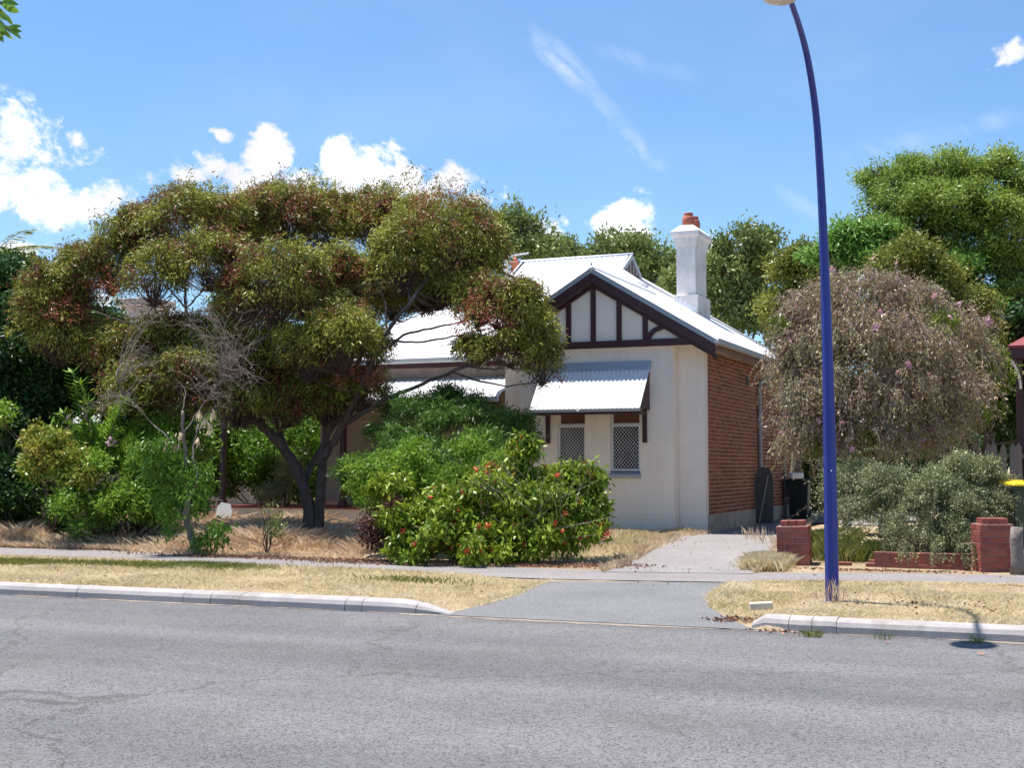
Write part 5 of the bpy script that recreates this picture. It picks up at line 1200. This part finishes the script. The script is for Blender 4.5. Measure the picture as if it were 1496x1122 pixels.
# --- grey green arching shrub over the low wall
def arching():
    t,b,L_,sl_,r=shrub('arching_shrub','grey green small leaved arching shrub spilling over the low red brick wall',[(1300,710,44,36,19.9),(1345,720,56,46,19.7),(1400,700,50,44,19.7),(1440,710,36,44,19.8),(1380,750,60,44,19.4),(1430,750,36,36,19.4),(1330,765,36,30,19.5),(1290,735,30,26,20),(1460,740,18,30,19.4),(1410,690,36,18,20),(1310,785,34,22,19.3),(1355,790,40,22,19.1),(1405,785,34,24,19.0),(1440,775,20,24,19.1),(1285,760,26,22,19.7)],'grey',131,base=(1370,815,19.8),tufts=170,per=9,leaf=(.022,.045),w=.5,subn=13,subrad=(.16,.32),gap=.2,spread=.045,stems=14,stemr=.014,droop=0)
    T=[];K=14;Rr=[]
    c=atD(1370,740,19.8)
    for k in range(170):
        a=r.uniform(0,6.28); s=c+np.array([math.cos(a)*.6,math.sin(a)*.4,r.uniform(-.3,.25)]); 
        ln=r.uniform(.45,1.15); o=np.array([math.cos(a),math.sin(a)*.8,0]); up=r.uniform(.1,.9)
        if r.uniform()<.3: a=math.pi+r.uniform(-.6,.6); o=np.array([math.cos(a),math.sin(a),0]); ln*=1.5
        u=np.linspace(0,1,K)[:,None]; T.append(s+o*ln*u+np.array([0,0,1])*(up*ln*u-.55*ln*u**2.2)+np.cumsum(r.normal(size=(K,3))*.006,0)); Rr.append(np.linspace(.004,.0015,K))
    for px,l in((1398,.5),(1382,.45),(1305,.3),(1345,.4),(1412,.42),(1440,.35),(1425,.5)):
        for j in range(4):
            s=atD(px+r.uniform(-5,5),795,19.0); s[1]=18.35+r.uniform(-.1,.1); s[2]=.55; u=np.linspace(0,1,K)[:,None]; T.append(s+np.array([r.uniform(-.12,.12),-.12,-l*r.uniform(.6,1)])*u+np.cumsum(r.normal(size=(K,3))*.006,0)); Rr.append(np.linspace(.003,.0015,K))
    T=np.array(T); link('arching_twigs',tubes_mesh('arching_twigs',T,np.array(Rr),3),'twig',t)
    P=T[:,2:].reshape(-1,3); idx=np.repeat(np.arange(len(P)),9); LP=P[idx]+r.normal(size=(len(idx),3))*.022; D=r.normal(size=(len(idx),3)); L2=r.uniform(.020,.038,len(idx))
    link('arching_leaves',leaves_mesh('arching_leaves',LP,D,L2,L2*.55,r),'grey',t)
arching()
shrub('sprawling_shrub','thin pale green straggly bush behind the blue lamp post beside the bins',[(1235,700,24,24,22),(1215,720,20,20,22),(1255,690,20,18,22),(1235,745,16,18,21.6)],'grey',132,base=(1235,790,21.8),tufts=70,per=8,leaf=(.03,.06),subn=9,stems=6,stemr=.012,gap=.35)
shrub('dark_hedge','dark foliage in shade past the far end of the brick wall',[(1160,640,50,60,40),(1220,680,60,60,39),(1180,700,60,50,40)],'shade',134,base=(1190,740,40),tufts=22,leaf=(.14,.22),w=.45,subn=10,gap=.05,spread=.14)  # added over bright ground; dark leaf colour paints the shade
shrub('dark_hedge','dark green hedge in shade behind the weeping brown shrub and grey green shrub',[(1250,700,60,50,26.5),(1330,690,60,50,26.5),(1400,680,50,44,26.5),(1300,730,60,40,26)],'shade',133,base=(1300,770,26.5),tufts=36,leaf=(.07,.12),w=.42,subn=12,gap=.05)  # added as a darker backdrop, with shade put into the leaf colour
p=atZ(1236,785,.35); st=MB().tube([(0,0,-.1),(.02,.0,.25),(.0,.02,.62)],[.11,.085,.08],9).build('tree_stump','bark2',None,smooth=True,loc=(p[0],p[1],.3),label='thin grey stump standing behind the blue lamp post',cat='stump')
# ------------------------------------------------------------------ grasses
def polysample(poly,n,r):
    P=np.array(poly); lo,hi=P.min(0),P.max(0); out=[]
    m=0
    while m<n:
        q=r.uniform(lo,hi,(n*2,2)); k=inpoly(q[:,0],q[:,1],poly); out.append(q[k]); m+=k.sum()
        if k.sum()==0: break
    return np.concatenate(out)[:n]
def grass(name,label,mat,pts,seed,h=(.03,.07),w=.0035,lean=.5,hmod=None,clump=0):
    r=rs(seed); n=len(pts); x,y=pts[:,0],pts[:,1]; z=gz(x,y)-.004
    H=r.uniform(h[0],h[1],n)
    if hmod is not None: H=H*hmod(x,y)
    a=r.uniform(0,6.283,n); ld=r.uniform(0,6.283,n); l=np.abs(r.normal(size=n))*lean*H
    W=w*r.uniform(.7,1.5,n)
    B=np.stack([x,y,z],1); s=np.stack([np.cos(a),np.sin(a),0*a],1)*W[:,None]
    mid=B+np.stack([np.cos(ld)*l*.35,np.sin(ld)*l*.35,H*.6],1); tip=B+np.stack([np.cos(ld)*l,np.sin(ld)*l,H],1)
    V=np.stack([B-s,B+s,mid+s*.6,tip],1).reshape(-1,3); F=np.arange(4*n).reshape(n,4)
    rnd=r.uniform(0,1,n)
    link(name,mesh_np(name,V,F,4,rnd),mat,kind='stuff',label=label)
def front_line(rv,n_): 
    return [xy(r_,n_) for r_ in rv]
fp=np.array(fl); # footpath front edge
rG=rs(200)
left_poly=[xy(-17,12.88),xy(-12,12.88),xy(-9,12.88),xy(rpx(640,899),12.80),gpx(700,880,.06),gpx(756,864,.1),gpx(795,852)]+[tuple(p) for p in fp[::-1] if p[0]<gpx(795,846)[0]]
left_poly=[q for q in left_poly if q[0]>-14]+[xy(-17,16)]
right_poly=[xy(rpx(1108,916)+.1,12.90),xy(0,12.88),xy(3,12.88),xy(6,12.88),gpx(1700,861),gpx(1496,857),gpx(1300,854),gpx(1100,852),gpx(1072,853),gpx(1044,872),gpx(1046,890,.06),gpx(1075,905,.03)]
def thin(P,seed,keep=.75,f=1.6):
    k=fnoise(np.c_[P,0*P[:,0]],f,seed); r=rs(seed); return P[r.uniform(size=len(P))<np.clip(keep+.45*k,.06,1)]
hm=lambda x,y: .75+.45*np.clip(fnoise(np.stack([x,y,0*x],1),1.3,77),-1,1.2)
grass('lawn_grass','dry yellow verge lawn left of the driveway crossover','drygrass',thin(polysample(left_poly,150000,rG),5),201,(.025,.065),.0032,.9,hm)
grass('lawn_grass','dry yellow verge lawn around the blue lamp post','drygrass',thin(polysample(right_poly,95000,rG),6),202,(.025,.065),.0032,.9,hm)
def edge(poly,n,w,r):
    P=np.array(poly)[:,:2]; d=np.r_[0,np.cumsum(np.linalg.norm(np.diff(P,axis=0),axis=1))]; t=r.uniform(0,d[-1],n); q=np.stack([np.interp(t,d,P[:,k]) for k in range(2)],1)
    k=fnoise(np.c_[t,0*t,0*t],1.4,31); q=q+r.normal(size=(n,2))*w*np.clip(.5+1.1*k,.1,2)[:,None]; return q
pth=[p for p in fl if -12<p[0]<8]; lft=[p for p in pth if p[0]<gpx(795,846)[0]]; rgt=[p for p in pth if p[0]>gpx(1068,850)[0]]
E_=np.concatenate([edge(lft,9000,.06,rG),edge(rgt,5000,.06,rG),edge(q1[1:],3500,.06,rG),edge(q2[1:],2500,.05,rG)])
grass('edge_grass','ragged dry grass creeping over the footpath and crossover edges','drygrass',E_,214,(.02,.055),.0032,1.0)
bk=[p for p in bl if -12<p[0]<gpx(560,822)[0]]; E_=np.concatenate([edge(bk,7000,.08,rG),edge(d1[:5],2500,.10,rG),edge(d2[:5],900,.08,rG)])
grass('edge_grass','ragged straw grass along the back of the footpath and driveway','longgrass',E_,215,(.04,.14),.0036,.7)
# greener patch below dead tree
def blobpts(px,py,z,rx,ry,n,r):
    q=atZ(px,py,z); a=r.normal(size=(n,2))*[rx*.5,ry*.5]; return a@np.array([[CA,-SA],[SA,CA]])+q[:2]
G=[blobpts(300,830,.125,.9,.5,6000,rG),blobpts(210,828,.125,1.4,.4,2500,rG),blobpts(40,824,.125,1.2,.4,3500,rG),blobpts(600,850,.125,.8,.3,500,rG)]
G=np.concatenate(G); G=G[inpoly(G[:,0],G[:,1],left_poly)]
grass('green_grass','patches of greener grass on the left verge below the dead tree','greengrass',G,203,(.04,.10),.004,.6)
# tall straw in the yards
yard_poly=[gpx(-60,797),gpx(0,799),gpx(150,803),gpx(300,810),gpx(450,816),gpx(530,819)]+[gpx(545,800,.16),gpx(520,785,.2),hloc(-5.0,-.7),hloc(-12.2,-.5),hloc(-16,-1),hloc(-22,0)]
P=thin(polysample(yard_poly,120000,rG),9,.85,1.2); _,nn_=rn(P[:,0],P[:,1]); 
grass('straw_grass','tall dry straw grass along the front yard under the gum tree','longgrass',P,204,(.10,.30),.0042,1.0,lambda x,y: np.clip(.9+.6*fnoise(np.stack([x,y,0*x],1),1.1,12),.3,1.6)*np.clip((rn(x,y)[1]-18.0)/1.5,.35,1))
p2=[gpx(900,829),gpx(905,824,.14),gpx(945,806,.18),gpx(990,785,.2),hloc(-.2,-.2),hloc(-4.4,-.7),gpx(790,800,.17),gpx(800,822,.13)]
P=thin(polysample(p2,26000,rG),10,.7,1.6)
grass('straw_grass','dry straw grass in front of the cream gable wall','drygrass',P,205,(.04,.16),.0036,.8,hm)
P=np.concatenate([blobpts(860,775,.21,.9,.25,1600,rG),blobpts(930,772,.22,.8,.18,2200,rG),blobpts(1000,777,.22,.5,.1,700,rG)])
grass('weeds','tall dry weeds against the base of the cream wall','longgrass',P,206,(.12,.34),.004,.3)
P=np.concatenate([blobpts(1128,826,.13,.22,.30,7500,rG),blobpts(1116,833,.13,.24,.14,3500,rG)])
grass('straw_grass','pale straw tuft at the foot of the leaning brick pillar','drygrass',P,207,(.06,.22),.0026,.55)
P=np.concatenate([blobpts(1225,815,.14,.25,.35,4000,rG),blobpts(1245,822,.14,.45,.25,5500,rG),blobpts(1210,790,.25,.25,.6,3500,rG)])
grass('green_grass','yellow green grass tufts between the leaning pillar and the low wall','greengrass',P,208,(.08,.26),.0030,.5)
P=np.concatenate([blobpts(1186,930,.01,.12,.025,70,rG),blobpts(1290,933,.01,.07,.02,30,rG),blobpts(1426,938,.01,.05,.02,30,rG)])
grass('kerb_weeds','small green weeds growing along the right kerb','greengrass',P,209,(.03,.10),.0025,.5)
P=np.concatenate([blobpts(1218,880,.125,.16,.10,40,rG),blobpts(440,837,.125,.3,.1,14,rG),blobpts(470,838,.125,.3,.1,12,rG),blobpts(1130,800,.16,.3,.3,60,rG),blobpts(1100,790,.2,.3,.3,60,rG)])
grass('seed_stalks','thin pale seed stalks at the lamp base and driveway edge','longgrass',P,210,(.12,.30),.002,.25)
# leaf litter
def litter(label,P,seed,s=(.02,.055),mat='deadleaf'):
    r=rs(seed); n=len(P); z=gz(P[:,0],P[:,1])+.022+r.uniform(0,.012,n); D=r.normal(size=(n,3)); D[:,2]*=.25
    L=r.uniform(s[0],s[1],n); up=r.normal(size=(n,3))*.35+[0,0,1.]
    link('leaf_litter',leaves_mesh('leaf_litter',np.c_[P,z],D,L,L*.5,r,None,np.cross(D,up)),mat,kind='stuff',label=label)
litter('brown leaf litter under the gum and red flowered bush',np.concatenate([blobpts(560,822,.13,1.6,.5,2600,rG),blobpts(720,826,.13,1.6,.25,1800,rG),blobpts(860,826,.13,.8,.25,1400,rG),blobpts(350,815,.13,1.8,.25,1200,rG),blobpts(100,802,.13,2.5,.2,900,rG)]),211)
litter('brown leaves gathered by the right kerb and verge',np.concatenate([blobpts(1078,903,.05,.3,.15,200,rG),blobpts(1270,835,.13,1.2,.12,500,rG),blobpts(1250,790,.3,.7,.6,700,rG),blobpts(1400,885,.13,1.2,.6,120,rG),blobpts(1140,927,.0,.4,.03,50,rG)]),212)
litter('scattered dry leaves on the verges and driveway',np.concatenate([polysample(left_poly,160,rG),polysample(right_poly,120,rG),blobpts(950,860,.1,1.4,1.5,8,rG),blobpts(1010,800,.18,1,2,14,rG),blobpts(740,825,.13,5,.5,160,rG)]),213,(.02,.05))
for i,(px,py,l) in enumerate(((1441,958,.09),(1428,937,.07),(1300,940,.07),(1403,937,.05))):
    q=atZ(px,py,.0); r=rs(300+i); me=leaves_mesh('fallen_leaf',np.array([[0,0,0],[.005,0,.002]]),np.array([[1,.1,.1],[1,-.2,.25]]),np.array([l,l*.8]),np.array([l*.4,l*.35]),r,np.array([.8,.6]),np.array([[0,0,1.],[0,.3,1]]))
    link('fallen_leaf',me,'deadleaf',None,loc=(q[0],q[1],.012),rot=(0,0,r.uniform(0,6)),label=['pinkish dry leaf on the road farthest right','curled tan leaf against the kerb by the lamp shadow','pale flat leaf on the road edge below the middle of the right kerb','small pale leaf at the kerb left of the lamp shadow'][i],cat='leaf')

# --- twig end hanging in at the top left, close to the camera
def overhang():
    t=empty('overhanging_branch',(0,0,0),0,'glossy green leaf cluster hanging into the top left corner','branch'); D=5.2; r=rs(400)
    b=atD(-90,-40,D); spots=[(-30,-10),(8,38),(12,6),(-20,30)]
    for px,py in((2,4),(14,44),(-12,40)): 
        e=atD(px,py,D); MB().tube(smooth_line([b,(b+e)/2+np.array([0,0,.02]),e],5),[.008]*5+[.005]*6,6).build('twig','bark2',t,smooth=True)
    lv=[((0,4),(24,4)),((2,6),(30,18)),((0,0),(28,-6)),((-4,8),(8,26)),((8,20),(18,36)),((12,40),(32,36)),((13,44),(34,55)),((12,45),(30,44)),((10,46),(18,60)),((-6,42),(14,50)),((0,44),(3,60)),((-8,30),(6,42)),((-4,18),(12,28)),((6,38),(20,40)),((-10,8),(4,18)),((-10,50),(2,58))]
    for a,c in lv:
        a=atD(a[0],a[1],D+r.uniform(-.03,.03)); c=atD(c[0],c[1],D+r.uniform(-.08,.08)); d=c-a; l=np.linalg.norm(d)*1.0; d/=l; s=unit(np.cross(d,[0,1,.3*r.normal()]));nn=np.cross(d,s)
        V=[];F=[];m=6
        for k in range(m+1):
            u=k/m; w=l*.17*math.sin(math.pi*min(1,u*.98+.02))**.8; cpt=a+d*l*u-nn*l*.12*u*u
            V+=[cpt-s*w+nn*w*.3,cpt,cpt+s*w+nn*w*.3]
        for k in range(m): F+=[(3*k,3*k+1,3*k+4,3*k+3),(3*k+1,3*k+2,3*k+5,3*k+4)]
        me=mesh_np('leaf',np.array(V),F,4,np.full(len(F),r.uniform(.2,1)),smooth=True); link('leaf',me,'lush',t)
overhang()
